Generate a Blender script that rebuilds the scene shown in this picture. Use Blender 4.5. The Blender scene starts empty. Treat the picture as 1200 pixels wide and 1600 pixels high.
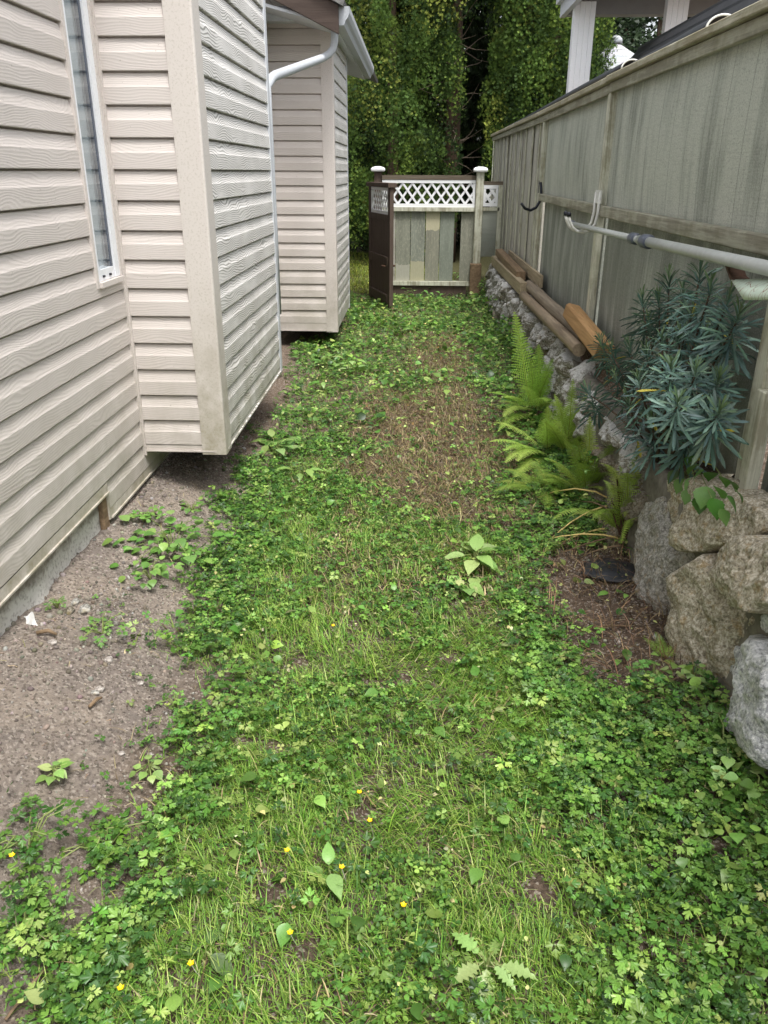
import bpy, math, random
import numpy as np
from mathutils import Vector, Matrix, noise as mnoise

random.seed(7)
RNG = np.random.default_rng(11)
SC = bpy.context.scene
COL = SC.collection
R = math.radians

# ------------------------------------------------------------------ camera
EYE = np.array([0.0, 0.0, 1.5])
FPX, HOR, VPX, ROLL = 1240.0, 268.0, 648.0, R(0.25)
_p = math.atan((800 - HOR) / FPX)
_y = math.atan((VPX - 600) / math.hypot(FPX, 800 - HOR))
_F = np.array([-math.sin(_y) * math.cos(_p), math.cos(_y) * math.cos(_p), -math.sin(_p)])
_R0 = np.array([math.cos(_y), math.sin(_y), 0.0])
_U0 = np.cross(_R0, _F)
_R = _R0 * math.cos(ROLL) + _U0 * math.sin(ROLL)
_U = -_R0 * math.sin(ROLL) + _U0 * math.cos(ROLL)
cam_data = bpy.data.cameras.new('camera')
cam = bpy.data.objects.new('camera', cam_data)
COL.objects.link(cam)
cam.matrix_world = Matrix(((_R[0], _U[0], -_F[0], EYE[0]), (_R[1], _U[1], -_F[1], EYE[1]),
                           (_R[2], _U[2], -_F[2], EYE[2]), (0, 0, 0, 1)))
cam_data.sensor_fit = 'VERTICAL'
cam_data.sensor_height = 24.0
cam_data.lens = 24.0 * FPX / 1600.0
cam_data.clip_start = 0.05
cam_data.clip_end = 400
SC.camera = cam

# ------------------------------------------------------------------ world, sun, exposure (overcast day)
SUN_EL, SUN_AZ = 67.0, 152.0          # azimuth measured from +Y towards +X
w = bpy.data.worlds.new('World'); SC.world = w; w.use_nodes = True
nt = w.node_tree; nt.nodes.clear()
sky = nt.nodes.new('ShaderNodeTexSky'); sky.sky_type = 'NISHITA'; sky.sun_disc = False
sky.sun_elevation = R(SUN_EL); sky.sun_rotation = R(SUN_AZ); sky.dust_density = 4.0; sky.air_density = 1.0
hs = nt.nodes.new('ShaderNodeHueSaturation'); hs.inputs['Saturation'].default_value = 0.26
bg = nt.nodes.new('ShaderNodeBackground'); bg.inputs['Strength'].default_value = 0.145
wo = nt.nodes.new('ShaderNodeOutputWorld')
nt.links.new(sky.outputs[0], hs.inputs['Color']); nt.links.new(hs.outputs[0], bg.inputs[0]); nt.links.new(bg.outputs[0], wo.inputs[0])
sd = bpy.data.lights.new('sun', 'SUN'); sd.energy = 1.5; sd.angle = R(14); sd.color = (1.0, 0.975, 0.94)
so = bpy.data.objects.new('sun', sd); COL.objects.link(so)
_d = Vector((math.sin(R(SUN_AZ)) * math.cos(R(SUN_EL)), math.cos(R(SUN_AZ)) * math.cos(R(SUN_EL)), math.sin(R(SUN_EL))))
so.rotation_euler = _d.to_track_quat('Z', 'Y').to_euler()
SC.view_settings.view_transform = 'Standard'; SC.view_settings.look = 'None'
SC.view_settings.exposure = 1.12; SC.view_settings.gamma = 1.0
SC.render.engine = 'CYCLES'
SC.cycles.use_denoising = True
SC.cycles.max_bounces = 6; SC.cycles.transparent_max_bounces = 8

# ------------------------------------------------------------------ numbers read off the photograph
def ray(u, v):
    return (_F * FPX + _R * (u - 600) + _U * (800 - v)) / FPX
def atX(u, v, X): d = ray(u, v); return EYE + d * (X / d[0])
def atY(u, v, Y): d = ray(u, v); return EYE + d * (Y / d[1])
def hashf(ix, iy, s):
    n = (ix * 374761393 + iy * 668265263 + s * 974634777) & 0x7fffffff
    n = ((n ^ (n >> 13)) * 1274126177) & 0x7fffffff
    return ((n ^ (n >> 16)) & 0xffff) / 65535.0
def vnoise(x, y, scale, s=0):
    x = np.asarray(x, float) * scale; y = np.asarray(y, float) * scale
    ix = np.floor(x).astype(np.int64); iy = np.floor(y).astype(np.int64)
    fx = x - ix; fy = y - iy; fx = fx * fx * (3 - 2 * fx); fy = fy * fy * (3 - 2 * fy)
    a = hashf(ix, iy, s); b = hashf(ix + 1, iy, s); c = hashf(ix, iy + 1, s); d = hashf(ix + 1, iy + 1, s)
    return (a * (1 - fx) + b * fx) * (1 - fy) + (c * (1 - fx) + d * fx) * fy
def sstep(a, b, x):
    t = np.clip((np.asarray(x, float) - a) / (b - a), 0, 1); return t * t * (3 - 2 * t)
def gh(x, y):
    """height of the soil"""
    x = np.asarray(x, float); y = np.asarray(y, float)
    house = 0.19 * sstep(-0.62, -1.26, x) * (1 - 0.75 * sstep(3.6, 6.0, y))
    z = house + 0.05 * sstep(0.45, 0.95, x)
    near = (sstep(-14, -6, x) * sstep(14, 6, x))
    z = z + near * (0.030 * (vnoise(x, y, 2.1, 3) - .5) + 0.016 * (vnoise(x, y, 7, 4) - .5) + 0.008 * (vnoise(x, y, 21, 5) - .5)
                    + 0.005 * (vnoise(x, y, 60, 6) - .5))
    z = z + (0.47 + 0.03 * (vnoise(x, y, 3, 9) - .5)) * sstep(0.985, 1.02, x) * sstep(11.4, 11.0, y) + 0.47 * sstep(1.0, 1.5, x) * sstep(11.0, 11.4, y)
    return z
def gpt(u, v):
    d = ray(u, v); z = 0.0
    for _ in range(14):
        t = (z - EYE[2]) / d[2]; p = EYE + d * t; z = 0.5 * z + 0.5 * float(gh(p[0], p[1]))
    return p

# ------------------------------------------------------------------ materials
def lin(c):
    return tuple(((v / 255.0) / 12.92 if v / 255.0 <= 0.04045 else (((v / 255.0) + 0.055) / 1.055) ** 2.4) for v in c) + (1.0,)
class NT:
    def __init__(s, name):
        s.m = bpy.data.materials.new(name); s.m.use_nodes = True; s.t = s.m.node_tree; s.n = s.t.nodes
        s.b = s.n['Principled BSDF']; s.out = s.n['Material Output']
        s.b.inputs['Roughness'].default_value = 0.7
    def add(s, typ, **kw):
        n = s.n.new(typ)
        for k, v in kw.items(): setattr(n, k, v)
        return n
    def link(s, a, b): s.t.links.new(a, b)
    def val(s, sock, v):
        if isinstance(v, bpy.types.NodeSocket): s.link(v, sock)
        else: sock.default_value = v
    def math(s, op, a, b=0.0, c=None, clamp=False):
        n = s.add('ShaderNodeMath', operation=op, use_clamp=clamp)
        s.val(n.inputs[0], a); s.val(n.inputs[1], b)
        if c is not None: s.val(n.inputs[2], c)
        return n.outputs[0]
    def coord(s):
        return s.add('ShaderNodeTexCoord').outputs['Object']
    def xyz(s, v=None):
        n = s.add('ShaderNodeSeparateXYZ'); s.link(v or s.coord(), n.inputs[0]); return n.outputs
    def comb(s, x, y, z):
        n = s.add('ShaderNodeCombineXYZ'); s.val(n.inputs[0], x); s.val(n.inputs[1], y); s.val(n.inputs[2], z); return n.outputs[0]
    def scaled(s, sc, v=None):
        n = s.add('ShaderNodeMapping'); s.link(v or s.coord(), n.inputs[0]); n.inputs['Scale'].default_value = sc; return n.outputs[0]
    def noise(s, vec, scale, detail=4.0, rough=0.55, dist=0.0):
        n = s.add('ShaderNodeTexNoise'); s.link(vec, n.inputs['Vector']); n.inputs['Scale'].default_value = scale
        n.inputs['Detail'].default_value = detail; n.inputs['Roughness'].default_value = rough; n.inputs['Distortion'].default_value = dist
        return n.outputs[0]
    def voro(s, vec, scale, feature='F1', out=0):
        n = s.add('ShaderNodeTexVoronoi', feature=feature); s.link(vec, n.inputs['Vector']); n.inputs['Scale'].default_value = scale
        return n.outputs[out]
    def ramp(s, fac, stops):
        n = s.add('ShaderNodeValToRGB'); s.val(n.inputs[0], fac); e = n.color_ramp.elements
        while len(e) < len(stops): e.new(0.5)
        for el, (p, c) in zip(e, stops):
            el.position = p; el.color = c if len(c) == 4 else tuple(c) + (1,)
        return n.outputs[0]
    def fac(s, f, a, b): return s.ramp(f, [(a, (0, 0, 0, 1)), (b, (1, 1, 1, 1))])
    def mix(s, f, a, b, mode='MIX'):
        n = s.add('ShaderNodeMix', data_type='RGBA', blend_type=mode)
        s.val(n.inputs[0], f); s.val(n.inputs[6], a); s.val(n.inputs[7], b); return n.outputs[2]
    def bump(s, h, strength=0.5, dist=0.01, prev=None):
        n = s.add('ShaderNodeBump'); s.link(h, n.inputs['Height']); n.inputs['Strength'].default_value = strength; n.inputs['Distance'].default_value = dist
        if prev: s.link(prev, n.inputs['Normal'])
        return n.outputs[0]
    def done(s, col=None, rough=None, normal=None, spec=None):
        if col is not None: s.val(s.b.inputs['Base Color'], col)
        if rough is not None: s.val(s.b.inputs['Roughness'], rough)
        if normal is not None: s.link(normal, s.b.inputs['Normal'])
        if spec is not None: s.b.inputs['Specular IOR Level'].default_value = spec
        return s.m

COURSE, ZP = 0.1143, 1.504
def m_siding(name, base, groove, amount, algae):
    m = NT(name); x, y, z = m.xyz()
    u = m.math('ADD', x, y)
    row = m.math('FLOOR', m.math('DIVIDE', m.math('SUBTRACT', z, ZP - 20 * COURSE), COURSE))
    rw_ = m.math('MULTIPLY', row, 3.71)
    v = m.comb(m.math('MULTIPLY', u, 4.2), m.math('MULTIPLY', z, 9.0), rw_)
    n1 = m.noise(v, 1.0, 1.0, 0.4); n2 = m.noise(m.comb(m.math('MULTIPLY', u, 26.0), m.math('MULTIPLY', z, 60.0), rw_), 1.0, 2.0, 0.5)
    wav = m.math('SINE', m.math('ADD', m.math('ADD', m.math('MULTIPLY', z, 680.0), m.math('MULTIPLY', n1, 62.0)), m.math('MULTIPLY', n2, 2.6)))
    fine = m.noise(m.comb(m.math('MULTIPLY', u, 30.0), m.math('MULTIPLY', z, 260.0), row), 1.0, 2.0)
    g = m.math('MULTIPLY', m.fac(wav, 0.05, 0.70), m.fac(m.noise(m.comb(m.math('MULTIPLY', u, 2.0), m.math('MULTIPLY', z, 9.0), row), 1.3, 3), 0.25, 0.52))
    dirt = m.math('MULTIPLY', g, amount)
    patch = m.noise(m.coord(), 2.4, 5, 0.65)
    c = m.mix(dirt, base, groove)
    c = m.mix(m.math('MULTIPLY', m.fac(patch, 0.42, 0.75), 0.18), c, lin((150, 140, 128)))
    low = m.math('MULTIPLY', m.math('SUBTRACT', 1.0, m.fac(m.math('DIVIDE', z, 1.6), 0.22, 0.62)), m.fac(m.noise(m.coord(), 7.0, 6, 0.7), 0.32, 0.62))
    c = m.mix(m.math('MULTIPLY', low, algae), c, lin((112, 106, 72)))
    sp = m.math('MULTIPLY', m.fac(m.noise(m.coord(), 95.0, 2, 0.5), 0.70, 0.76), 0.45)
    c = m.mix(sp, c, lin((105, 98, 84)))
    h = m.math('ADD', m.math('MULTIPLY', wav, 0.6), m.math('MULTIPLY', fine, 0.6))
    return m.done(c, 0.5, m.bump(h, 0.22, 0.001), 0.35)
M = {}
M['siding'] = m_siding('siding_vinyl', lin((209, 201, 195)), lin((146, 138, 130)), 0.26, 0.30)
M['siding_dirty_lit'] = m_siding('siding_vinyl_dirty_lit', lin((232, 229, 225)), lin((108, 106, 98)), 0.72, 0.55)  # grime lines, plus a base lightened to paint in the bump-out sides' brightness
def m_trim(name, base, algae, dirt=(120, 112, 88)):
    m = NT(name); x, y, z = m.xyz()
    n = m.noise(m.coord(), 9.0, 6, 0.7); f = m.noise(m.coord(), 120.0, 3, 0.6)
    low = m.math('MULTIPLY', m.math('SUBTRACT', 1.0, m.fac(m.math('DIVIDE', z, 1.6), 0.20, 0.70)), m.fac(n, 0.30, 0.66))
    c = m.mix(m.math('MULTIPLY', low, algae), base, lin(dirt))
    c = m.mix(m.math('MULTIPLY', m.fac(f, 0.52, 0.70), 0.28), c, lin(dirt))
    return m.done(c, 0.5, m.bump(f, 0.15, 0.001), 0.35)
M['trim'] = m_trim('trim_vinyl', lin((208, 200, 194)), 0.45)
M['trim_dirty'] = m_trim('trim_vinyl_dirty', lin((208, 201, 194)), 0.75, (124, 116, 82))
M['white_metal'] = m_trim('white_painted_metal', lin((200, 203, 207)), 0.2, (128, 130, 128))
M['grey_metal'] = m_trim('grey_white_metal', lin((182, 186, 190)), 0.2, (120, 122, 120))
M['white_vinyl'] = m_trim('white_window_vinyl', lin((232, 234, 237)), 0.0, (180, 182, 184))
M['white_plastic'] = m_trim('white_lattice_plastic', lin((232, 233, 234)), 0.0, (190, 190, 186))
def m_flat(name, c, rough=0.6, var=0.25, scale=20, bump=0.2, spec=0.4):
    m = NT(name); n = m.noise(m.coord(), scale, 6, 0.65)
    col = m.mix(m.fac(n, 0.3, 0.7), tuple(v * (1 - var) for v in c[:3]) + (1,), tuple(min(1, v * (1 + var)) for v in c[:3]) + (1,))
    return m.done(col, rough, m.bump(n, bump, 0.004), spec)
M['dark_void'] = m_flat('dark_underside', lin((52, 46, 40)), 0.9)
M['concrete'] = None
def m_concrete():
    m = NT('foundation_concrete'); n = m.noise(m.coord(), 5, 8, 0.7); f = m.noise(m.coord(), 70, 4, 0.6)
    x, y, z = m.xyz()
    edge = m.math('SUBTRACT', z, m.math('MULTIPLY', n, 0.16))
    pale = m.math('SUBTRACT', 1.0, m.fac(m.math('ADD', edge, 0.0), 0.165, 0.195))
    c = m.mix(m.fac(n, 0.35, 0.68), lin((132, 126, 118)), lin((178, 172, 163)))
    c = m.mix(pale, c, lin((206, 204, 198)))
    c = m.mix(m.math('MULTIPLY', m.fac(f, 0.5, 0.66), 0.5), c, lin((96, 88, 78)))
    return m.done(c, 0.9, m.bump(m.math('ADD', n, m.math('MULTIPLY', f, 0.4)), 0.7, 0.01), 0.2)
M['concrete'] = m_concrete()
def m_wood(name, c1, c2, axis=1, paint=None, wear=0.5, scale=1.0, rough=0.75, algae=None):
    """grain runs along one axis (0 x, 1 y, 2 z)"""
    m = NT(name); s = [34 * scale] * 3; s[axis] = 1.6 * scale
    v = m.scaled(tuple(s)); n = m.noise(v, 1.0, 6, 0.65, 0.4); big = m.noise(m.coord(), 5.5, 5, 0.65)
    s2 = [140 * scale] * 3; s2[axis] = 5 * scale
    f = m.noise(m.scaled(tuple(s2)), 1.0, 3, 0.6)
    c = m.mix(m.fac(n, 0.30, 0.70), c1, c2)
    if paint:
        k = m.math('ADD', m.math('MULTIPLY', n, 0.6), m.math('MULTIPLY', big, 0.55))
        c = m.mix(m.fac(k, wear - 0.05, wear + 0.05), c, paint)
    if algae:
        c = m.mix(m.math('MULTIPLY', m.fac(m.noise(m.coord(), 8, 6, 0.7), 0.5, 0.7), 0.5), c, algae)
    c = m.mix(m.math('MULTIPLY', m.fac(f, 0.45, 0.75), 0.35), c, tuple(v * 0.35 for v in c1[:3]) + (1,))
    return m.done(c, rough, m.bump(m.math('ADD', n, f), 0.45, 0.004), 0.25)
M['brown_wood'] = m_wood('brown_stained_wood', lin((78, 66, 58)), lin((98, 84, 75)), 2)
M['brown_rake'] = m_wood('brown_fascia_wood', lin((66, 55, 49)), lin((84, 72, 65)), 0)
M['timber'] = m_wood('weathered_brown_timber', lin((100, 82, 62)), lin((148, 126, 100)), 1)
M['timber_pale'] = m_wood('weathered_tan_timber', lin((136, 122, 98)), lin((176, 162, 136)), 1)
M['cedar'] = m_wood('orange_cedar', lin((150, 114, 74)), lin((188, 150, 104)), 1, scale=0.8)
M['log'] = m_wood('brown_round_log', lin((106, 94, 80)), lin((150, 138, 120)), 1, scale=0.7, algae=lin((112, 108, 98)))
M['log_red'] = m_wood('reddish_round_log', lin((112, 97, 80)), lin((158, 142, 120)), 1, scale=0.7, algae=lin((120, 112, 94)))
M['post_wood'] = m_wood('worn_painted_batten', lin((150, 146, 126)), lin((176, 174, 154)), 2, lin((200, 200, 182)), 0.54, algae=lin((136, 134, 100)))
M['rail_wood'] = m_wood('worn_painted_rail', lin((128, 124, 108)), lin((150, 148, 130)), 1, lin((164, 162, 144)), 0.58, algae=lin((120, 118, 90)))
M['cap_wood'] = m_wood('fence_cap_wood', lin((142, 134, 110)), lin((176, 170, 148)), 1, lin((186, 182, 162)), 0.64, algae=lin((120, 116, 84)))
M['dark_cap'] = m_wood('dark_weathered_rail', lin((78, 68, 56)), lin((124, 114, 100)), 0)
def m_panel(name, base, pale, wear, groove=0.2032, seed=0.0):
    m = NT(name); x, y, z = m.xyz()
    s1 = m.noise(m.comb(m.math('MULTIPLY', y, 6.5), m.math('MULTIPLY', z, 1.1), seed), 1.0, 6, 0.6)
    s2 = m.noise(m.comb(m.math('MULTIPLY', y, 32.0), m.math('MULTIPLY', z, 2.2), seed + 4), 1.0, 5, 0.7)
    pb = m.noise(m.comb(m.math('MULTIPLY', y, 2.2), m.math('MULTIPLY', z, 1.5), seed + 9), 1.0, 3, 0.5)
    fine = m.noise(m.comb(m.math('MULTIPLY', y, 160.0), m.math('MULTIPLY', z, 150.0), m.math('MULTIPLY', x, 160.0)), 1.0, 3, 0.8)
    saw = m.noise(m.comb(m.math('MULTIPLY', y, 9.0), m.math('MULTIPLY', z, 210.0), seed), 1.0, 2, 0.6)
    k = m.math('ADD', m.math('ADD', m.math('MULTIPLY', s1, 0.5), m.math('MULTIPLY', s2, 0.34)), m.math('MULTIPLY', pb, 0.34))
    c = m.mix(m.fac(s1, 0.3, 0.7), tuple(v * 0.80 for v in base[:3]) + (1,), tuple(v * 1.12 for v in base[:3]) + (1,))
    c = m.mix(m.math('MULTIPLY', m.fac(m.math('ADD', k, m.math('MULTIPLY', fine, 0.22)), wear, wear + 0.16), 0.78), c, pale)
    c = m.mix(m.math('MULTIPLY', m.fac(fine, 0.52, 0.62), 0.46), c, tuple(v * 0.42 for v in base[:3]) + (1,))
    c = m.mix(m.math('MULTIPLY', m.math('SUBTRACT', 1.0, m.fac(fine, 0.38, 0.47)), 0.42), c, pale)
    c = m.mix(m.math('MULTIPLY', m.fac(saw, 0.5, 0.7), 0.18), c, tuple(v * 0.5 for v in base[:3]) + (1,))
    low = m.math('MULTIPLY', m.math('SUBTRACT', 1.0, m.fac(z, 0.5, 0.78)), m.fac(m.noise(m.coord(), 6, 5, 0.7), 0.4, 0.7))
    c = m.mix(m.math('MULTIPLY', low, 0.55), c, lin((96, 88, 62)))
    fr = m.math('FRACT', m.math('DIVIDE', m.math('ADD', y, 40.0), groove))
    gl = m.math('LESS_THAN', m.math('ABSOLUTE', m.math('SUBTRACT', fr, 0.5)), 0.016)
    c = m.mix(m.math('MULTIPLY', gl, 0.38), c, tuple(v * 0.30 for v in base[:3]) + (1,))
    b = m.bump(m.math('SUBTRACT', m.math('ADD', m.math('MULTIPLY', saw, 0.5), fine), m.math('MULTIPLY', gl, 2.0)), 0.6, 0.003)
    return m.done(c, 0.8, b, 0.2)
M['panel'] = m_panel('grey_green_plywood', lin((143, 148, 137)), lin((198, 201, 188)), 0.57)
M['panel_low'] = m_panel('grey_green_plywood_lower', lin((134, 138, 129)), lin((184, 187, 176)), 0.67, seed=3.0)
M['panel_far'] = m_panel('worn_fence_boards', lin((148, 145, 132)), lin((200, 197, 186)), 0.56, 0.16, seed=7.0)
def m_board(name, base, pale, seed, half=None):
    m = NT(name); x, y, z = m.xyz()
    s1 = m.noise(m.comb(m.math('MULTIPLY', x, 22.0), m.math('MULTIPLY', z, 2.0), seed), 1.0, 6, 0.65)
    s2 = m.noise(m.comb(m.math('MULTIPLY', x, 70.0), m.math('MULTIPLY', z, 24.0), seed), 1.0, 5, 0.75)
    c = m.mix(m.fac(s1, 0.3, 0.7), tuple(v * 0.78 for v in base[:3]) + (1,), tuple(v * 1.15 for v in base[:3]) + (1,))
    c = m.mix(m.math('MULTIPLY', m.fac(s2, 0.50, 0.62), 0.6), c, pale)
    if half:
        zc, hc, above = half
        k = m.math('ADD', z, m.math('MULTIPLY', m.math('SUBTRACT', m.noise(m.coord(), 14, 3), 0.5), 0.12))
        f = m.math('GREATER_THAN' if above else 'LESS_THAN', k, zc)
        c = m.mix(m.math('MULTIPLY', f, 0.88), c, m.mix(m.fac(s2, 0.35, 0.7), hc, tuple(v * 0.8 for v in hc[:3]) + (1,)))
    return m.done(c, 0.8, m.bump(s2, 0.4, 0.003), 0.2)
def m_roof(name, c1, c2):
    m = NT(name); x, y, z = m.xyz()
    n = m.noise(m.coord(), 22, 6, 0.75); b = m.voro(m.scaled((6, 6, 14)), 1.0, out=1)
    c = m.mix(m.fac(n, 0.35, 0.65), c1, c2); c = m.mix(0.08, c, b, 'MULTIPLY')
    row = m.math('FRACT', m.math('MULTIPLY', z, 9.0))
    c = m.mix(m.math('MULTIPLY', m.math('LESS_THAN', row, 0.12), 0.5), c, tuple(v * 0.3 for v in c1[:3]) + (1,))
    return m.done(c, 0.9, m.bump(n, 0.5, 0.01), 0.2)
M['shingle'] = m_roof('grey_roof_shingles', lin((150, 152, 156)), lin((198, 200, 204)))
M['shingle_dark'] = m_roof('dark_roof_shingles', lin((96, 94, 92)), lin((134, 132, 128)))
M['black_plastic'] = m_flat('black_plastic', lin((44, 46, 50)), 0.5, 0.4, 14, 0.3)
M['black_roofing'] = m_flat('black_roofing_felt', lin((34, 35, 38)), 0.65, 0.4, 10, 0.3)
M['grey_paint'] = m_flat('grey_beam_paint', lin((150, 151, 152)), 0.6, 0.08, 8, 0.1)
M['grey_pole'] = m_flat('grey_metal_pole', lin((168, 172, 168)), 0.38, 0.10, 30, 0.05, 0.5)
M['dark_collar'] = m_flat('slate_plastic_collar', lin((86, 92, 104)), 0.4, 0.1, 30, 0.05)
M['white_hook'] = m_flat('white_coated_steel', lin((206, 206, 200)), 0.45, 0.12, 50, 0.1)
M['black_rubber'] = m_flat('black_rubber', lin((30, 33, 40)), 0.5, 0.2, 30, 0.1)
def m_rustplate():
    m = NT('pale_green_rusty_paint'); n = m.noise(m.coord(), 26, 6, 0.7); v = m.voro(m.scaled((20, 34, 20)), 1.0, 'DISTANCE_TO_EDGE')
    c = m.mix(m.fac(n, 0.60, 0.68), lin((198, 214, 196)), lin((140, 88, 52)))
    c = m.mix(m.math('MULTIPLY', m.math('LESS_THAN', v, 0.02), m.fac(n, .4, .5)), c, lin((120, 74, 44)))
    return m.done(c, 0.6, m.bump(n, 0.3, 0.003))
M['plate'] = m_rustplate()
M['rust'] = m_flat('rusty_iron', lin((76, 54, 40)), 0.85, 0.5, 40, 0.6)
def m_stone(name, c1, c2, c3, lich, moss, top=0.0):
    m = NT(name); o = m.coord()
    n = m.noise(o, 7, 8, 0.7); f = m.noise(o, 95, 4, 0.75); g = m.noise(o, 30, 5, 0.7); s = m.voro(o, 120, out=1)
    c = m.mix(m.fac(n, 0.35, 0.65), c1, c2)
    c = m.mix(m.math('MULTIPLY', m.fac(f, 0.50, 0.60), 0.75), c, c3)
    c = m.mix(m.math('MULTIPLY', m.math('SUBTRACT', 1, m.fac(f, 0.38, 0.46)), 0.65), c, tuple(v * 0.28 for v in c1[:3]) + (1,))
    c = m.mix(m.math('MULTIPLY', m.fac(g, 0.54, 0.64), lich), c, lin((160, 128, 66)))
    c = m.mix(m.math('MULTIPLY', m.fac(m.noise(o, 12, 6, 0.7), 0.56, 0.66), moss), c, lin((92, 86, 42)))
    if top:   # paler speckled tone on the upward faces
        up = m.add('ShaderNodeNewGeometry').outputs['True Normal']; uz = m.xyz(up)[2]
        k = m.math('ADD', uz, m.math('MULTIPLY', m.math('SUBTRACT', g, 0.5), 1.6))
        c = m.mix(m.math('MULTIPLY', m.fac(k, 0.30, 0.55), top), c, m.mix(m.fac(f, 0.40, 0.62), lin((166, 166, 162)), lin((200, 200, 196))))
    h = m.math('ADD', m.math('MULTIPLY', n, 1.2), m.math('ADD', m.math('MULTIPLY', g, 0.6), m.math('MULTIPLY', f, 0.35)))
    return m.done(c, 0.85, m.bump(h, 0.9, 0.012), 0.25)
M['stone_brown'] = m_stone('brown_lichened_granite', lin((146, 138, 120)), lin((178, 169, 148)), lin((218, 213, 198)), 0.40, 0.5)
M['stone_grey'] = m_stone('grey_granite', lin((130, 128, 121)), lin((164, 161, 152)), lin((196, 194, 187)), 0.30, 0.45)
M['stone_white'] = m_stone('pale_speckled_granite', lin((164, 166, 168)), lin((204, 206, 206)), lin((236, 236, 234)), 0.0, 0.06)
M['stone_dark'] = m_stone('mossy_dark_stone', lin((96, 90, 76)), lin((128, 120, 104)), lin((160, 154, 142)), 0.25, 0.8)
M['stone_far'] = m_stone('pale_topped_stone', lin((104, 98, 88)), lin((136, 130, 120)), lin((176, 172, 164)), 0.15, 0.65, 0.95)
M['stone_far_grey'] = m_stone('pale_topped_grey_stone', lin((120, 116, 110)), lin((152, 148, 142)), lin((190, 188, 184)), 0.1, 0.35, 0.95)
M['mortar'] = m_flat('grey_mortar', lin((112, 108, 98)), 0.95, 0.4, 25, 0.8)
M['pebble'] = m_stone('soil_pebble', lin((140, 132, 124)), lin((172, 164, 156)), lin((196, 190, 184)), 0.05, 0.0)
def m_soil():
    m = NT('soil'); o = m.coord(); x, y, z = m.xyz(o)
    n = m.noise(o, 3.2, 7, 0.68); f = m.noise(o, 42, 8, 0.78); g = m.noise(o, 160, 4, 0.7)
    grain = m.voro(o, 150, out=1); gs = m.add('ShaderNodeSeparateColor'); m.link(grain, gs.inputs[0])
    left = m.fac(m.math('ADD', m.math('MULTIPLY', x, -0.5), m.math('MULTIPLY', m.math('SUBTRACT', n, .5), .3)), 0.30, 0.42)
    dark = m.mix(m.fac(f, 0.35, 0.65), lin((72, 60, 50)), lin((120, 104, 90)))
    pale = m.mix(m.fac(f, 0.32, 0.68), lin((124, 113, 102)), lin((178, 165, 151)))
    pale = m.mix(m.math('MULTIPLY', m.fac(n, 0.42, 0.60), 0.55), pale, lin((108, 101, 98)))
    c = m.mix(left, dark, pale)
    fary = m.fac(m.math('DIVIDE', y, 10.0), 0.34, 0.42)
    c = m.mix(m.math('MULTIPLY', fary, 0.75), c, m.mix(f, lin((76, 62, 50)), lin((138, 118, 100))))
    c = m.mix(m.math('MULTIPLY', m.math('GREATER_THAN', gs.outputs[0], 0.86), 0.45), c, lin((190, 180, 168)))
    c = m.mix(m.math('MULTIPLY', m.math('LESS_THAN', gs.outputs[0], 0.16), 0.45), c, lin((62, 54, 48)))
    c = m.mix(m.math('MULTIPLY', m.math('GREATER_THAN', y, 10.55), 0.85), c, lin((64, 66, 36)))
    h = m.math('ADD', f, m.math('MULTIPLY', g, 0.5))
    return m.done(c, 0.95, m.bump(h, 1.0, 0.014), 0.15)
M['soil'] = m_soil()
def m_leaf(name, trans=0.36, rough=0.5, spec=0.35, vein=False):
    m = NT(name); at = m.add('ShaderNodeAttribute', attribute_name='tint')
    n = m.noise(m.coord(), 260, 2, 0.5)
    c = m.mix(m.math('MULTIPLY', n, 0.35), at.outputs['Color'], (0.02, 0.05, 0.01, 1), 'MIX')
    m.done(c, rough, None, spec)
    tr = m.add('ShaderNodeBsdfTranslucent'); m.link(m.mix(0.6, c, (0.30, 0.42, 0.04, 1), 'MULTIPLY') if False else c, tr.inputs[0])
    mx = m.add('ShaderNodeMixShader'); mx.inputs[0].default_value = trans
    m.link(m.b.outputs[0], mx.inputs[1]); m.link(tr.outputs[0], mx.inputs[2]); m.link(mx.outputs[0], m.out.inputs[0])
    return m.m
M['leaf'] = m_leaf('green_leaf')
M['leaf_gloss'] = m_leaf('glossy_leaf', 0.30, 0.38, 0.45)
M['needle'] = m_leaf('conifer_foliage', 0.18, 0.65, 0.2)
M['euphorbia'] = m_leaf('blue_green_leaf', 0.14, 0.48, 0.4)
M['straw'] = m_leaf('dry_straw', 0.15, 0.8, 0.2)
M['bark'] = m_wood('tree_bark', lin((58, 46, 36)), lin((100, 82, 66)), 2, scale=0.4)
M['branch'] = m_flat('dead_branch', lin((112, 100, 86)), 0.9, 0.3, 20, 0.3)
M['petal'] = m_flat('yellow_petal', lin((246, 204, 20)), 0.5, 0.1, 60, 0.1)
def m_glass():
    m = NT('window_glass'); g = m.add('ShaderNodeBsdfGlossy'); g.inputs['Roughness'].default_value = 0.02; g.inputs['Color'].default_value = (.9, .95, .97, 1)
    t = m.add('ShaderNodeBsdfTransparent'); t.inputs[0].default_value = (0.84, 0.87, 0.885, 1)
    fr = m.add('ShaderNodeFresnel'); fr.inputs['IOR'].default_value = 1.52
    bf = m.add('ShaderNodeNewGeometry').outputs['Backfacing']
    k = m.math('MULTIPLY', m.math('ADD', m.math('MULTIPLY', fr.outputs[0], 1.3), 0.06, clamp=True), m.math('SUBTRACT', 1.0, bf))
    mx = m.add('ShaderNodeMixShader'); m.link(k, mx.inputs[0]); m.link(t.outputs[0], mx.inputs[1]); m.link(g.outputs[0], mx.inputs[2]); m.link(mx.outputs[0], m.out.inputs[0])
    return m.m
M['glass'] = m_glass()
M['curtain'] = m_flat('pale_curtain', lin((212, 214, 214)), 0.9, 0.08, 6, 0.0)

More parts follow.
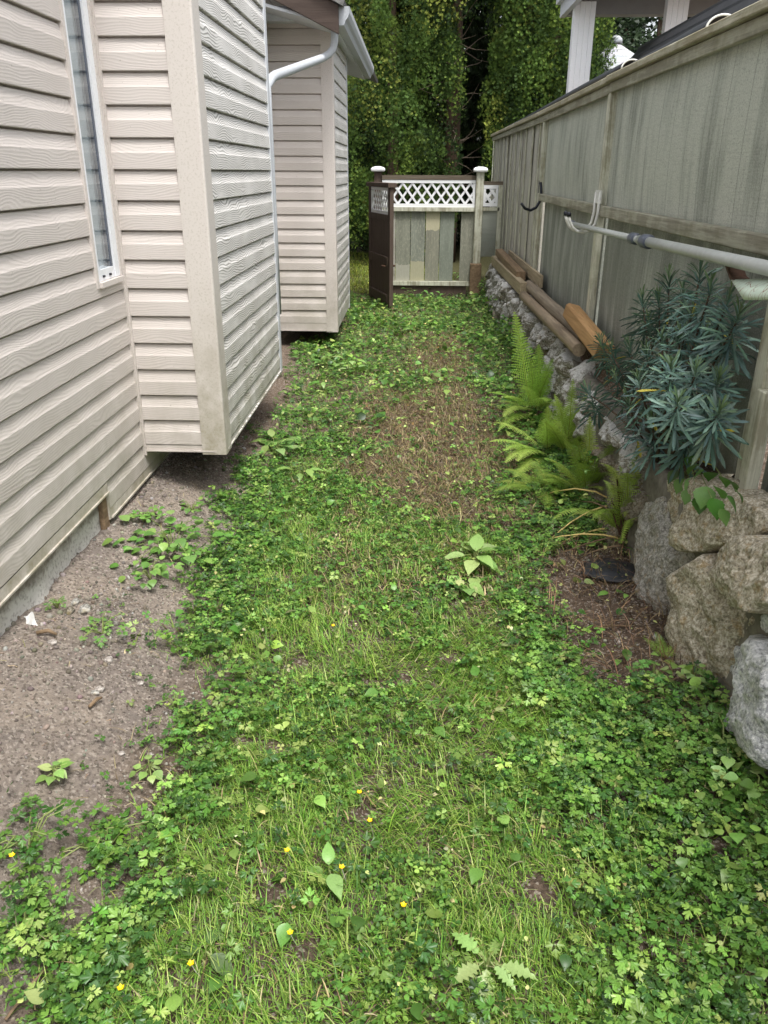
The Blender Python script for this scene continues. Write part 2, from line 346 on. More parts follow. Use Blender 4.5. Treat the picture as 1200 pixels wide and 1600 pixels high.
# ------------------------------------------------------------------ mesh helpers
WLOC = {}
def link_obj(name, me, parent=None, smooth=False):
    o = bpy.data.objects.new(name, me); COL.objects.link(o)
    if parent is not None:
        o.parent = parent; o.location = -WLOC[parent]
        WLOC[o] = Vector((0, 0, 0))
    else:
        WLOC[o] = Vector((0, 0, 0))
    return o
def empty(name, loc, label, cat, group=None):
    o = bpy.data.objects.new(name, None); COL.objects.link(o); o.location = Vector(loc); o.empty_display_size = 0.1
    WLOC[o] = Vector(loc); return tag(o, label, cat, group)
def tag(o, label=None, cat=None, group=None, kind=None):
    if label: o['label'] = label
    if cat: o['category'] = cat
    if group: o['group'] = group
    if kind: o['kind'] = kind
    return o
class MB:
    def __init__(s): s.v = []; s.f = []
    def add(s, vs, fs):
        b = len(s.v); s.v += [tuple(map(float, p)) for p in vs]; s.f += [tuple(i + b for i in f) for f in fs]; return s
    def box(s, x0, x1, y0, y1, z0, z1):
        v = [(x0, y0, z0), (x1, y0, z0), (x1, y1, z0), (x0, y1, z0), (x0, y0, z1), (x1, y0, z1), (x1, y1, z1), (x0, y1, z1)]
        return s.add(v, [(0, 3, 2, 1), (4, 5, 6, 7), (0, 1, 5, 4), (1, 2, 6, 5), (2, 3, 7, 6), (3, 0, 4, 7)])
    def beam(s, a, b, w, h, up=(0, 0, 1), ch=0.0):
        """squared stick from a to b, chamfered by ch"""
        a = Vector(a); b = Vector(b); d = (b - a).normalized(); sx = d.cross(Vector(up)).normalized(); u = sx.cross(d)
        c = ch or 0.0005
        pr = [(-w/2+c, -h/2), (w/2-c, -h/2), (w/2, -h/2+c), (w/2, h/2-c), (w/2-c, h/2), (-w/2+c, h/2), (-w/2, h/2-c), (-w/2, -h/2+c)]
        vs = [a + sx * p + u * q for p, q in pr] + [b + sx * p + u * q for p, q in pr]
        fs = [(i, (i + 1) % 8, 8 + (i + 1) % 8, 8 + i) for i in range(8)] + [tuple(range(7, -1, -1)), tuple(range(8, 16))]
        return s.add(vs, fs)
    def tube(s, pts, rad, n=10, cap=True, arc=None):
        pts = [Vector(p) for p in pts]
        rs = rad if isinstance(rad, (list, tuple)) else [rad] * len(pts)
        vs = []; prev = None
        for i, p in enumerate(pts):
            t = (pts[min(i + 1, len(pts) - 1)] - pts[max(i - 1, 0)]).normalized()
            ref = prev if prev is not None else (Vector((0, 0, 1)) if abs(t.z) < 0.9 else Vector((1, 0, 0)))
            sx = t.cross(ref).normalized() if prev is None else (ref - t * ref.dot(t)).normalized()
            prev = sx; sy = t.cross(sx)
            for k in range(n):
                a = 2 * math.pi * k / n; vs.append(p + (sx * math.cos(a) + sy * math.sin(a)) * rs[i])
        fs = [(i * n + k, i * n + (k + 1) % n, (i + 1) * n + (k + 1) % n, (i + 1) * n + k) for i in range(len(pts) - 1) for k in range(n)]
        if cap: fs += [tuple(range(n - 1, -1, -1)), tuple(range((len(pts) - 1) * n, len(pts) * n))]
        return s.add(vs, fs)
    def build(s, name, mat, parent=None, smooth=False, bevel=0.0):
        me = bpy.data.meshes.new(name); me.from_pydata(s.v, [], s.f); me.update()
        me.materials.append(M[mat] if isinstance(mat, str) else mat)
        if smooth: me.polygons.foreach_set('use_smooth', [True] * len(me.polygons))
        o = link_obj(name, me, parent)
        if bevel:
            b = o.modifiers.new('bevel', 'BEVEL'); b.width = bevel; b.segments = 2; b.limit_method = 'ANGLE'
        return o
def mass(name, V, F, tint, mat, parent=None, smooth=True):
    """one big mesh: V (n,3), F (m,k), tint (n,3)"""
    V = np.asarray(V, np.float32); F = np.asarray(F, np.int32)
    me = bpy.data.meshes.new(name)
    me.vertices.add(len(V)); me.vertices.foreach_set('co', V.ravel())
    k = F.shape[1]; me.loops.add(F.size); me.loops.foreach_set('vertex_index', F.ravel())
    me.polygons.add(len(F)); me.polygons.foreach_set('loop_start', np.arange(0, F.size, k, dtype=np.int32))
    try: me.polygons.foreach_set('loop_total', np.full(len(F), k, np.int32))
    except Exception: pass
    if smooth: me.polygons.foreach_set('use_smooth', np.ones(len(F), bool))
    me.update(calc_edges=True)
    at = me.attributes.new('tint', 'FLOAT_COLOR', 'POINT')
    c = np.ones((len(V), 4), np.float32); c[:, :3] = tint; at.data.foreach_set('color', c.ravel())
    me.materials.append(M[mat]); me.validate()
    return link_obj(name, me, parent)
def rotz_tilt(az, tilt, tdir, roll=None):
    """matrices: rotate about z by az, then tip by tilt towards tdir"""
    n = len(az); ca, sa = np.cos(az), np.sin(az)
    Rz = np.zeros((n, 3, 3)); Rz[:, 0, 0] = ca; Rz[:, 0, 1] = -sa; Rz[:, 1, 0] = sa; Rz[:, 1, 1] = ca; Rz[:, 2, 2] = 1
    ax = np.stack([-np.sin(tdir), np.cos(tdir), np.zeros(n)], 1)
    c, s = np.cos(tilt), np.sin(tilt); K = np.zeros((n, 3, 3))
    K[:, 0, 1] = -ax[:, 2]; K[:, 0, 2] = ax[:, 1]; K[:, 1, 0] = ax[:, 2]; K[:, 1, 2] = -ax[:, 0]; K[:, 2, 0] = -ax[:, 1]; K[:, 2, 1] = ax[:, 0]
    Rt = np.eye(3)[None] + s[:, None, None] * K + (1 - c)[:, None, None] * (K @ K)
    return Rt @ Rz
def inst(T, F, pos, Rm, sc):
    T = np.asarray(T, float); n = len(pos)
    sc = np.asarray(sc, float); sc = sc.reshape(n, 1, -1) if sc.ndim > 1 else sc.reshape(n, 1, 1)
    V = np.einsum('nij,nvj->nvi', Rm, T[None] * sc) + pos[:, None, :]
    Fa = np.asarray(F)[None] + (np.arange(n) * len(T))[:, None, None]
    return V.reshape(-1, 3), Fa.reshape(-1, np.asarray(F).shape[1])
def merge(parts):
    Vs, Fs, Cs = [], [], []; b = 0
    for V, F, C in parts:
        Vs.append(V); Fs.append(F + b); Cs.append(C); b += len(V)
    return np.concatenate(Vs), np.concatenate(Fs), np.concatenate(Cs)
def tints(n, cols, wts, var=0.25):
    cols = np.array([lin(c)[:3] for c in cols]); i = RNG.choice(len(cols), n, p=np.array(wts) / sum(wts))
    return np.clip(cols[i] * (1 + var * RNG.normal(0, 1, (n, 1))).clip(0.45, 1.8) * (1 + 0.06 * RNG.normal(0, 1, (n, 3))), 0.003, 0.9)

# ================================================================== SETTING: ground
def axis_lines(lo, hi, fine, far):
    a = list(np.arange(lo, hi, fine)); s = fine; x = lo; left = []
    while x > -far: s *= 1.35; x -= s; left.append(x)
    s = fine; x = a[-1]; right = []
    while x < far: s *= 1.35; x += s; right.append(x)
    return np.array(left[::-1] + a + right)
gx = axis_lines(-1.8, 1.5, 0.018, 150); gy = axis_lines(0.2, 6.0, 0.022, 150)
GX, GY = np.meshgrid(gx, gy); GZ = gh(GX, GY)
nx, ny = len(gx), len(gy)
idx = np.arange(nx * ny).reshape(ny, nx)
GF = np.stack([idx[:-1, :-1], idx[:-1, 1:], idx[1:, 1:], idx[1:, :-1]], -1).reshape(-1, 4)
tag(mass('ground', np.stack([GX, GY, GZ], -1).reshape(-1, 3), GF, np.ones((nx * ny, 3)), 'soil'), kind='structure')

# ================================================================== HOUSE
XW, XB, XC = -1.228, -0.858, -0.70
house = empty('house', (-1.228, 3.4, 0.2), 'beige vinyl sided house with two bump-outs and a brown rake board', 'house')
def siding(mb, a, b, out, z0, z1):
    """clapboard courses along the line a-b (2d), facing out (2d)"""
    a = Vector(a); b = Vector(b); o = Vector(out)
    prof = []
    k0 = math.floor((z0 - ZP) / COURSE - 1e-6); k1 = math.ceil((z1 - ZP) / COURSE)
    for k in range(k0, k1):
        zb = ZP + k * COURSE
        for dz, d in ((0.0, 0.000), (0.0, 0.0195), (0.0025, 0.0208), (0.060, 0.0205), (0.067, 0.0178), (0.1065, 0.0090), (0.1085, 0.0010), (0.112, -0.003)):
            prof.append((zb + dz, d))
    prof = [(min(max(z, z0), z1), d) for z, d in prof]
    vs = []; fs = []
    L = (b - a).length; ns = max(1, int(L / 0.5))
    for i in range(ns + 1):
        p = a + (b - a) * (i / ns)
        for z, d in prof: vs.append((p.x + o.x * d, p.y + o.y * d, z))
    n = len(prof)
    flip = (b - a).cross(o) > 0
    for i in range(ns):
        for j in range(n - 1):
            f = (i * n + j, (i + 1) * n + j, (i + 1) * n + j + 1, i * n + j + 1)
            fs.append(f[::-1] if flip else f)
    mb.add(vs, fs)
TOP = 2.95
WY0, WY1, WZ0, WZ1 = 3.092, 3.322, 1.106, 2.34
w = MB()
siding(w, (XW, -2.5), (XW, WY0), (1, 0), 0.361, TOP)
siding(w, (XW, WY0), (XW, WY1), (1, 0), 0.361, WZ0); siding(w, (XW, WY0), (XW, WY1), (1, 0), WZ1, TOP)
siding(w, (XW, WY1), (XW, 5.6), (1, 0), 0.361, TOP)
siding(w, (XW, 2.905), (XW, 5.6), (1, 0), 0.247, 0.361)
siding(w, (XW, 5.6), (XW, 12.0), (1, 0), 0.247, 2.6)
w.build('side_wall_siding', 'siding', house)
w = MB()
w.box(XW, XW + 0.020, -2.5, 2.905, 0.322, 0.359); w.box(XW, XW + 0.027, -2.5, 2.905, 0.314, 0.321)
w.box(XW, XW + 0.020, 2.905, 5.6, 0.212, 0.245); w.box(XW, XW + 0.027, 2.905, 5.6, 0.204, 0.211)
w.box(XW, XW + 0.021, 2.89, 2.9045, 0.204, 0.36)
w.build('starter_strip', 'trim_dirty', house)
w = MB(); w.box(XW - 0.3, XW - 0.012, 2.85, 2.90, 0.20, 0.33); w.beam((XW + 0.004, 2.87, 0.17), (XW + 0.004, 2.875, 0.315), 0.02, 0.05); w.build('sheathing_edge', 'timber', house)
# foundation with a rough face
fv = []; ff = []; ys = np.arange(-2.5, 3.6, 0.03); zs = np.linspace(-0.05, 0.318, 10)
for y in ys:
    for z in zs:
        e = 0.022 * (float(vnoise(y, z, 7, 20)) - .5) + 0.012 * (float(vnoise(y, z, 24, 21)) - .5)
        fv.append((XW - 0.012 + e + 0.16 * max(0, 0.21 + 0.05 * (float(vnoise(y, 0, 5, 22)) - .5) - z), y, z))
nz = len(zs)
ff = [(i * nz + j, (i + 1) * nz + j, (i + 1) * nz + j + 1, i * nz + j + 1) for i in range(len(ys) - 1) for j in range(nz - 1)]
w = MB(); w.add(fv, ff); w.build('foundation', 'concrete', house, smooth=True)
w = MB(); w.box(-6, XW - 0.06, 3.6, 11.9, -0.05, 0.24); w.build('rear_foundation', 'concrete', house)
# first bump-out
B0, B1 = 3.40, 5.00
w = MB(); siding(w, (XW, B0), (XB - 0.02, B0), (0, -1), 0.361, TOP); w.box(XW + 0.01, XB - 0.02, B0 - 0.019, B0 + 0.01, 0.337, 0.360); w.box(XW + 0.01, XB - 0.02, B0 - 0.026, B0 + 0.01, 0.329, 0.336)
w.build('near_bump_out_front', 'siding', house)
w = MB(); siding(w, (XB, B0 + 0.02), (XB, B1 - 0.01), (1, 0), 0.361, TOP); w.box(XB - 0.01, XB + 0.019, B0 + 0.02, B1, 0.337, 0.360); w.box(XB - 0.01, XB + 0.026, B0 + 0.02, B1, 0.329, 0.336)
f_ = w.build('near_bump_out_side', 'siding_dirty_lit', house); f_['label'] = 'grimy siding with dark wood grain lines'
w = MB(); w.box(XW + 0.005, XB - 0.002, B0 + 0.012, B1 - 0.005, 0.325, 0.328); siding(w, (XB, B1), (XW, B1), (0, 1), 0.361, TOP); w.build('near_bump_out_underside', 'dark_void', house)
def corner(x, y, z0, z1, wx, wy, name, mat, d=0.024):
    m_ = MB()
    # L shaped post: face towards -y and face towards +x, rounded edge
    pr = [(x - wx, y + 0.01), (x - wx, y - d), (x + d - 0.008, y - d), (x + d - 0.002, y - d + 0.002), (x + d, y - d + 0.008), (x + d, y + wy), (x - 0.01, y + wy), (x - 0.01, y + 0.01)]
    vs = [(p, q, z0) for p, q in pr] + [(p, q, z1) for p, q in pr]; n = len(pr)
    m_.add(vs, [(i, (i + 1) % n, n + (i + 1) % n, n + i) for i in range(n)] + [tuple(range(n - 1, -1, -1)), tuple(range(n, 2 * n))])
    return m_.build(name, mat, house)
corner(XB, B0, 0.318, TOP, 0.085, 0.085, 'corner_post', 'trim_dirty')
m_ = MB(); m_.box(XB - 0.01, XB + 0.024, B1 - 0.045, B1 + 0.018, 0.318, TOP); m_.build('corner_post', 'white_metal', house, bevel=0.003)
m_ = MB(); m_.box(XW + 0.002, XW + 0.030, B0 - 0.030, B0 - 0.004, 0.312, TOP); m_.box(XW + 0.004, XW + 0.022, B0 - 0.036, B0 - 0.0305, 0.312, TOP); m_.build('inside_corner_strip', 'trim', house)
# second bump-out
C0, C1 = 7.20, 8.60
w = MB(); siding(w, (XW, C0), (XC - 0.02, C0), (0, -1), 0.247, 2.62); w.box(XW + 0.01, XC - 0.02, C0 - 0.019, C0 + 0.01, 0.186, 0.246); w.box(XW + 0.01, XC - 0.02, C0 - 0.026, C0 + 0.01, 0.178, 0.185)
w.build('far_bump_out_front', 'siding', house)
w = MB(); siding(w, (XC, C0 + 0.02), (XC, C1 - 0.01), (1, 0), 0.247, 2.62); w.box(XC - 0.01, XC + 0.019, C0 + 0.02, C1, 0.186, 0.246)
w.build('far_bump_out_side', 'siding_dirty_lit', house)
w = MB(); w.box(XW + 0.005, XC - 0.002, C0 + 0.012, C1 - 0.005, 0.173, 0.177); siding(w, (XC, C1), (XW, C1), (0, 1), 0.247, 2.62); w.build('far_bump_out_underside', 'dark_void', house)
corner(XC, C0, 0.170, 2.60, 0.075, 0.05, 'corner_post', 'trim')
m_ = MB(); m_.box(XC - 0.01, XC + 0.022, C1 - 0.04, C1 + 0.016, 0.170, 2.60); m_.build('corner_post', 'white_metal', house, bevel=0.003)
# window
win = MB()
xo = XW + 0.022
for (y0, y1, z0, z1) in ((WY0, WY0 + 0.012, WZ0, WZ1), (WY1 - 0.046, WY1, WZ0, WZ1), (WY0 + 0.018, WY1 - 0.05, WZ0, WZ0 + 0.042), (WY0 + 0.018, WY1 - 0.05, WZ1 - 0.05, WZ1)):
    win.box(XW - 0.02, xo + (0.004 if y1 - y0 < 0.06 else 0.0), y0, y1, z0, z1)
window = win.build('window', 'white_vinyl', house)
w = MB(); w.box(XW - 0.01, xo + 0.004, WY0 - 0.020, WY0 - 0.001, WZ0 - 0.022, WZ1 + 0.02); w.box(XW - 0.01, xo + 0.016, WY0 - 0.0005, WY1 + 0.012, WZ0 - 0.022, WZ0 - 0.002); w.box(XW - 0.01, xo + 0.008, WY1 + 0.001, WY1 + 0.02, WZ0, WZ1 + 0.02)
w.build('frame_channel', 'trim', window)
w = MB(); w.box(xo - 0.010, xo - 0.005, WY0 + 0.018, WY1 - 0.05, WZ0 + 0.042, WZ1 - 0.05); w.build('pane', 'glass', window)
w = MB(); w.box(xo - 0.02, xo - 0.003, WY1 - 0.066, WY1 - 0.0505, WZ0 + 0.042, WZ1 - 0.05); w.build('glazing_bead', 'dark_collar', window)
for yy in (WY0 + 0.05, WY0 + 0.12):
    w = MB(); w.box(xo - 0.01, xo + 0.0055, yy, yy + 0.016, WZ0 + 0.012, WZ0 + 0.020); w.build('weep_slot', 'black_rubber', window)
cv = []
cy = np.linspace(WY0 + 0.002, WY1 - 0.03, 90)
for y in cy:
    d = 0.018 * math.sin(y * 95) + 0.008 * math.sin(y * 41)
    cv += [(xo - 0.038 + 0.28 * d, y, WZ0 + 0.01), (xo - 0.038 + 0.28 * d, y, WZ1 - 0.01)]
w = MB(); w.add(cv, [(2 * i, 2 * i + 2, 2 * i + 3, 2 * i + 1) for i in range(89)]); w.build('curtain', 'curtain', window, smooth=True)
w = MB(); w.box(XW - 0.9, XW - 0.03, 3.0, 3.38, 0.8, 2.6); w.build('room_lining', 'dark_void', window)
# roofs
def slab(name, mat, pts, th, parent):
    n_ = (Vector(pts[1]) - Vector(pts[0])).cross(Vector(pts[2]) - Vector(pts[0])).normalized()
    if n_.z < 0: n_ = -n_
    v = [Vector(p) for p in pts] + [Vector(p) + n_ * th for p in pts]; n = len(pts)
    m_ = MB(); m_.add(v, [tuple(range(n - 1, -1, -1)), tuple(range(n, 2 * n))] + [(i, (i + 1) % n, n + (i + 1) % n, n + i) for i in range(n)])
    return m_.build(name, mat, parent)
slab('main_roof', 'shingle_dark', [(-1.02, -2.8, 2.96), (-1.02, 5.35, 2.96), (-4.4, 5.35, 4.5), (-4.4, -2.8, 4.5)], 0.06, house)
slab('bump_out_roof', 'shingle_dark', [(-0.80, 3.33, 2.955), (-0.80, 5.07, 2.955), (-1.30, 5.07, 3.10), (-1.30, 3.33, 3.10)], 0.03, house)
w = MB(); w.box(-1.10, -1.03, -2.8, 3.3, 2.88, 2.975); w.build('main_gutter', 'white_metal', house)
RY = 6.70; SL = 0.46
def rz(x): return 2.425 + (-0.59 - x) * SL        # lower edge of the rake board
w = MB(); v = []
for yy in (RY, RY + 0.035):
    v += [(-0.585, yy, rz(-0.585)), (-0.585, yy, rz(-0.585) + 0.185), (-3.6, yy, rz(-3.6) + 0.185), (-3.6, yy, rz(-3.6))]
w.add(v, [(0, 3, 2, 1), (4, 5, 6, 7), (0, 1, 5, 4), (1, 2, 6, 5), (2, 3, 7, 6), (3, 0, 4, 7)]); w.build('rake_board', 'brown_rake', house, bevel=0.003)
slab('rear_roof', 'shingle_dark', [(-0.55, RY - 0.03, rz(-0.55) + 0.19), (-0.55, 12.2, rz(-0.55) + 0.19), (-3.6, 12.2, rz(-3.6) + 0.19), (-3.6, RY - 0.03, rz(-3.6) + 0.19)], 0.035, house)
slab('rake_soffit', 'white_metal', [(-0.61, RY + 0.036, 2.475), (-0.61, 10.4, 2.475), (-1.24, 10.4, 2.475 + 0.63 * 0.25), (-1.24, RY + 0.036, 2.475 + 0.63 * 0.25)], 0.02, house)
w = MB(); w.box(-1.24, -0.66, C0 - 0.13, C0 - 0.02, 2.56, 2.66); w.build('frieze_board', 'white_metal', house)
# gutter with an ogee front
gp = [(gx_ - 0.03, gz2) for gx_, gz2 in [(-0.598, 2.60), (-0.598, 2.485), (-0.52, 2.485), (-0.508, 2.515), (-0.490, 2.535), (-0.478, 2.565), (-0.478, 2.605), (-0.486, 2.605), (-0.486, 2.57), (-0.50, 2.545), (-0.516, 2.522), (-0.524, 2.495), (-0.59, 2.495), (-0.59, 2.60)]]
gv = [(x, RY + 0.04, z) for x, z in gp] + [(x, 10.4, z) for x, z in gp]; n = len(gp)
w = MB(); w.add(gv, [(i, n + i, n + (i + 1) % n, (i + 1) % n) for i in range(n)]); w.add([(x, RY + 0.042, z) for x, z in gp[:8]], [tuple(range(8))]); w.add([(x, 10.39, z) for x, z in gp[:8]], [tuple(range(7, -1, -1))])
w.build('gutter', 'grey_metal', house)
# downspout: elbow under the eave, a slanting run and a vertical pipe
def pipe_path():
    p = [(-0.63, 6.86, 2.49), (-0.632, 6.87, 2.40), (-0.645, 6.87, 2.35), (-0.675, 6.86, 2.315), (-0.72, 6.83, 2.285)]
    e = Vector((-0.838, 5.06, 0))
    q0 = Vector(p[-1]); q1 = Vector(atY(425, 120, 5.25))
    p += [tuple(q0.lerp(q1, t)) for t in (0.2, 0.4, 0.6, 0.8, 0.96)]
    q = Vector(p[-1]); x_, y_ = -0.872, 5.14
    p += [(0.6 * q.x + 0.4 * x_, 0.6 * q.y + 0.4 * y_, q.z - 0.02), (x_, y_, q.z - 0.07), (x_, y_, q.z - 0.3), (x_, y_, 1.2), (x_, y_, 0.66)]
    return p
w = MB(); w.tube(pipe_path(), 0.028, 12); w.build('downspout', 'grey_metal', house, smooth=True)

# ================================================================== BOARD FENCE (right)
XF = 1.10
fence = empty('board_fence', (XF, 5.0, 0.5), 'tall grey green plywood fence with worn battens and capped top rail', 'fence')
posts = [-0.1, 2.44, 4.99, 7.45]
for i in range(len(posts) - 1):
    a, b = posts[i] + 0.03, posts[i + 1] - 0.03
    # slightly warped sheets
    for nm, z0, z1, dx, mt in (('panel', 1.325, 1.93, 0.0, 'panel'), ('panel', 0.40, 1.275, 0.022, 'panel_low')):
        m_ = MB(); vs = []; ny_, nz_ = 24, 10
        for p in range(ny_ + 1):
            for q in range(nz_ + 1):
                y = a + (b - a) * p / ny_; z = z0 + (z1 - z0) * q / nz_
                bow = 0.012 * math.sin(math.pi * p / ny_) * math.sin(math.pi * q / nz_) * (1 if nm == 'panel' else .5)
                vs.append((XF + dx - bow, y, z))
        m_.add(vs, [(p * (nz_ + 1) + q, p * (nz_ + 1) + q + 1, (p + 1) * (nz_ + 1) + q + 1, (p + 1) * (nz_ + 1) + q) for p in range(ny_) for q in range(nz_)])
        o = m_.build(nm, mt, fence); s_ = o.modifiers.new('thickness', 'SOLIDIFY'); s_.thickness = 0.018; s_.offset = -1
    m_ = MB(); m_.beam((XF - 0.022, a + 0.012, 1.298), (XF - 0.022, b - 0.012, 1.300 + random.uniform(-.006, .006)), 0.042, 0.058, ch=0.004); m_.build('rail', 'rail_wood', fence)
for y in posts:
    m_ = MB(); m_.box(XF - 0.040, XF - 0.003, y - 0.038, y + 0.038, 0.38 if y < 3 else 0.46, 1.925)
    o = m_.build('batten', 'post_wood', fence, bevel=0.004)
m_ = MB(); m_.box(1.045, 1.085, 2.35, 2.40, 0.36, 0.9); m_.build('batten', 'post_wood', fence, bevel=0.004)
# far stretch of single upright boards
y = 7.49; k = 0
while y < 12.3:
    wd = random.choice((0.15, 0.19, 0.14)); dx = random.uniform(-0.012, 0.012)
    m_ = MB(); m_.box(XF + 0.005 + dx, XF + 0.024 + dx, y, min(12.32, y + wd - 0.004), 0.45, 1.93); m_.build('board', 'panel_far', fence)
    if k % 3 == 1:
        m_ = MB(); m_.box(XF - 0.018, XF - 0.008, y + wd - 0.035, y + wd + 0.018, 0.45, 1.92); m_.build('batten', 'post_wood', fence)
    y += wd; k += 1
for (a, b, z0, z1) in ((-0.1, 2.44, 1.975, 1.985), (2.44, 4.99, 1.985, 1.99), (4.99, 7.45, 1.985, 1.975), (7.45, 12.35, 1.975, 1.985)):
    m_ = MB(); m_.beam((XF - 0.005, a + 0.002, z0 - 0.018), (XF - 0.005, b - 0.002, z1 - 0.018), 0.125, 0.032, ch=0.004); m_.build('cap_rail', 'cap_wood', fence)
    m_ = MB(); m_.beam((XF - 0.030, a + 0.002, z0 - 0.062), (XF - 0.030, b - 0.002, z1 - 0.062), 0.026, 0.050, ch=0.003); m_.build('trim_board', 'rail_wood', fence)
# black half pipes lying along the top
def half_pipe(y0, y1, z0, z1, r, label, wob):
    e = empty('half_pipe', (XF + 0.03, y0, z0), label, 'pipe', 'black half pipes along the fence top')
    vs = []; n = 12; st = 30
    for i in range(st + 1):
        t = i / st; y = y0 + (y1 - y0) * t; z = z0 + (z1 - z0) * t + wob * math.sin(t * 9) ; x = XF + 0.030 + wob * math.sin(t * 7 + 1)
        for k in range(n + 1):
            a = math.pi * k / n; vs.append((x + r * math.cos(a), y, z + r * 0.75 * math.sin(a) - 0.01))
    m_ = MB(); m_.add(vs, [(i * (n + 1) + k, i * (n + 1) + k + 1, (i + 1) * (n + 1) + k + 1, (i + 1) * (n + 1) + k) for i in range(st) for k in range(n)])
    o = m_.build('shell', 'black_plastic', e, smooth=True); s_ = o.modifiers.new('thickness', 'SOLIDIFY'); s_.thickness = 0.006; s_.offset = -1
    m_ = MB(); m_.tube([(XF + 0.03 + wob * math.sin(1) + (r + 0.004) * math.cos(math.pi * k / 16), y0 - 0.004, z0 - 0.01 + (r * 0.75 + 0.004) * math.sin(math.pi * k / 16)) for k in range(17)], 0.0045, 6)
    m_.build('rim', 'white_hook', e, smooth=True)
half_pipe(4.85, 12.2, 2.018, 1.975, 0.050, 'long black half pipe on the far fence top, its white rim above the middle batten', 0.004)
half_pipe(3.48, 4.78, 2.004, 1.985, 0.056, 'shorter black half pipe on the near fence top with a large white arched rim', 0.002)
# ================================================================== NEIGHBOUR'S SIDE
porch = empty('porch', (2.0, 8.0, 0.5), 'white porch of the house next door rising behind the fence', 'porch')
PY = 8.0
def fluted(x0, x1, y, z0, z1):
    m_ = MB(); wd = x1 - x0; pr = []
    for i in range(4):
        t0 = x0 + wd * i / 4
        pr += [(t0 + 0.004, y), (t0 + wd / 4 - 0.006, y), (t0 + wd / 4 - 0.004, y + 0.006), (t0 + wd / 4, y + 0.006)]
    pr += [(x1, y + wd * .45), (x0, y + wd * .45)]
    n = len(pr); m_.add([(p, q, z0) for p, q in pr] + [(p, q, z1) for p, q in pr], [(i, (i + 1) % n, n + (i + 1) % n, n + i) for i in range(n)])
    return m_.build('post', 'white_plastic', porch)
a = atY(893, 70, PY); b = atY(926, 70, PY); fluted(a[0], b[0], PY, 0.45, atY(909, 2, PY)[2])
a = atY(1040, 30, PY); b = atY(1074, 30, PY); fluted(a[0], b[0], PY, 0.45, 3.05)
c = atY(878, 27, 8.5)
m_ = MB(); m_.box(c[0] + 0.03, 6.0, 8.36, 8.5, c[2], c[2] + 0.16); m_.build('beam', 'grey_paint', porch)
m_ = MB(); m_.box(c[0] + 0.03, 6.0, 7.5, 8.35, c[2] + 0.13, c[2] + 0.17)
for y in (7.6, 7.9, 8.2): m_.box(c[0] + 0.03, 6.0, y, y + 0.02, c[2] + 0.115, c[2] + 0.13)
m_.build('ceiling', 'grey_paint', porch)
m_ = MB(); m_.box(c[0] - 0.02, c[0] + 0.025, 7.45, 8.5, c[2] - 0.005, c[2] + 0.24); m_.box(c[0] - 0.06, c[0] - 0.022, 7.45, 8.52, c[2] + 0.10, c[2] + 0.23); m_.build('fascia', 'white_metal', porch)
slab('roof', 'shingle_dark', [(c[0] - 0.08, 7.4, c[2] + 0.25), (c[0] - 0.08, 8.6, c[2] + 0.25), (6.0, 8.6, c[2] + 1.2), (6.0, 7.4, c[2] + 1.2)], 0.05, porch)
shed = empty('lean_to', (2.0, 6.5, 0.5), 'low lean-to with a black ribbed roof just behind the fence', 'lean-to')
vs = []; e0 = (1.62, 2.06); e1 = (2.02, 2.53)
m_ = slab('roof', 'black_roofing', [(e0[0], 4.6, e0[1]), (e0[0], 8.25, e0[1]), (e1[0], 8.25, e1[1]), (e1[0], 4.6, e1[1])], 0.03, shed)
for k in range(5):
    t = (k + 0.5) / 5; x = e0[0] + (e1[0] - e0[0]) * t; z = e0[1] + (e1[1] - e0[1]) * t + 0.036
    m_ = MB(); m_.beam((x, 4.58, z), (x, 8.27, z), 0.018, 0.03); m_.build('rib', 'black_plastic', shed)
for x, y, z in ((1.66, 4.8, 2.07), (1.66, 8.1, 2.07), (2.0, 4.8, 2.46), (2.0, 8.1, 2.46)): MB().box(x, x + 0.07, y, y + 0.07, 0.44, z).build('post', 'timber', shed)
gz_ = empty('gazebo', (3.45, 15.2, 0.5), 'grey shingled gazebo with a pointed roof and round finial beyond the fence', 'gazebo')
ga = atY(963, 60, 15.2)
m_ = MB(); n = 8; vs = [(ga[0], 15.2, ga[2] - 0.04)]
for rr, zz in ((0.62, -0.42), (1.15, -1.1)):
    vs += [(ga[0] + rr * math.cos(2 * math.pi * (k + .5) / n), 15.2 + rr * math.sin(2 * math.pi * (k + .5) / n), ga[2] + zz) for k in range(n)]
m_.add(vs, [(0, 1 + k, 1 + (k + 1) % n) for k in range(n)] + [(1 + k, 9 + k, 9 + (k + 1) % n, 1 + (k + 1) % n) for k in range(n)]); m_.build('roof', 'shingle', gz_)
m_ = MB(); m_.tube([(ga[0], 15.2, ga[2] - 0.07), (ga[0], 15.2, ga[2] - 0.01), (ga[0], 15.2, ga[2] + 0.03), (ga[0], 15.2, ga[2] + 0.045)], [0.11, 0.10, 0.06, 0.02], 12); m_.build('finial', 'shingle', gz_, smooth=True)
for k in range(n):
    a = 2 * math.pi * (k + .5) / n; m_ = MB(); m_.box(ga[0] + 1.05 * math.cos(a) - .04, ga[0] + 1.05 * math.cos(a) + .04, 15.2 + 1.05 * math.sin(a) - .04, 15.2 + 1.05 * math.sin(a) + .04, 0.4, ga[2] - 1.05); m_.build('post', 'white_metal', gz_)

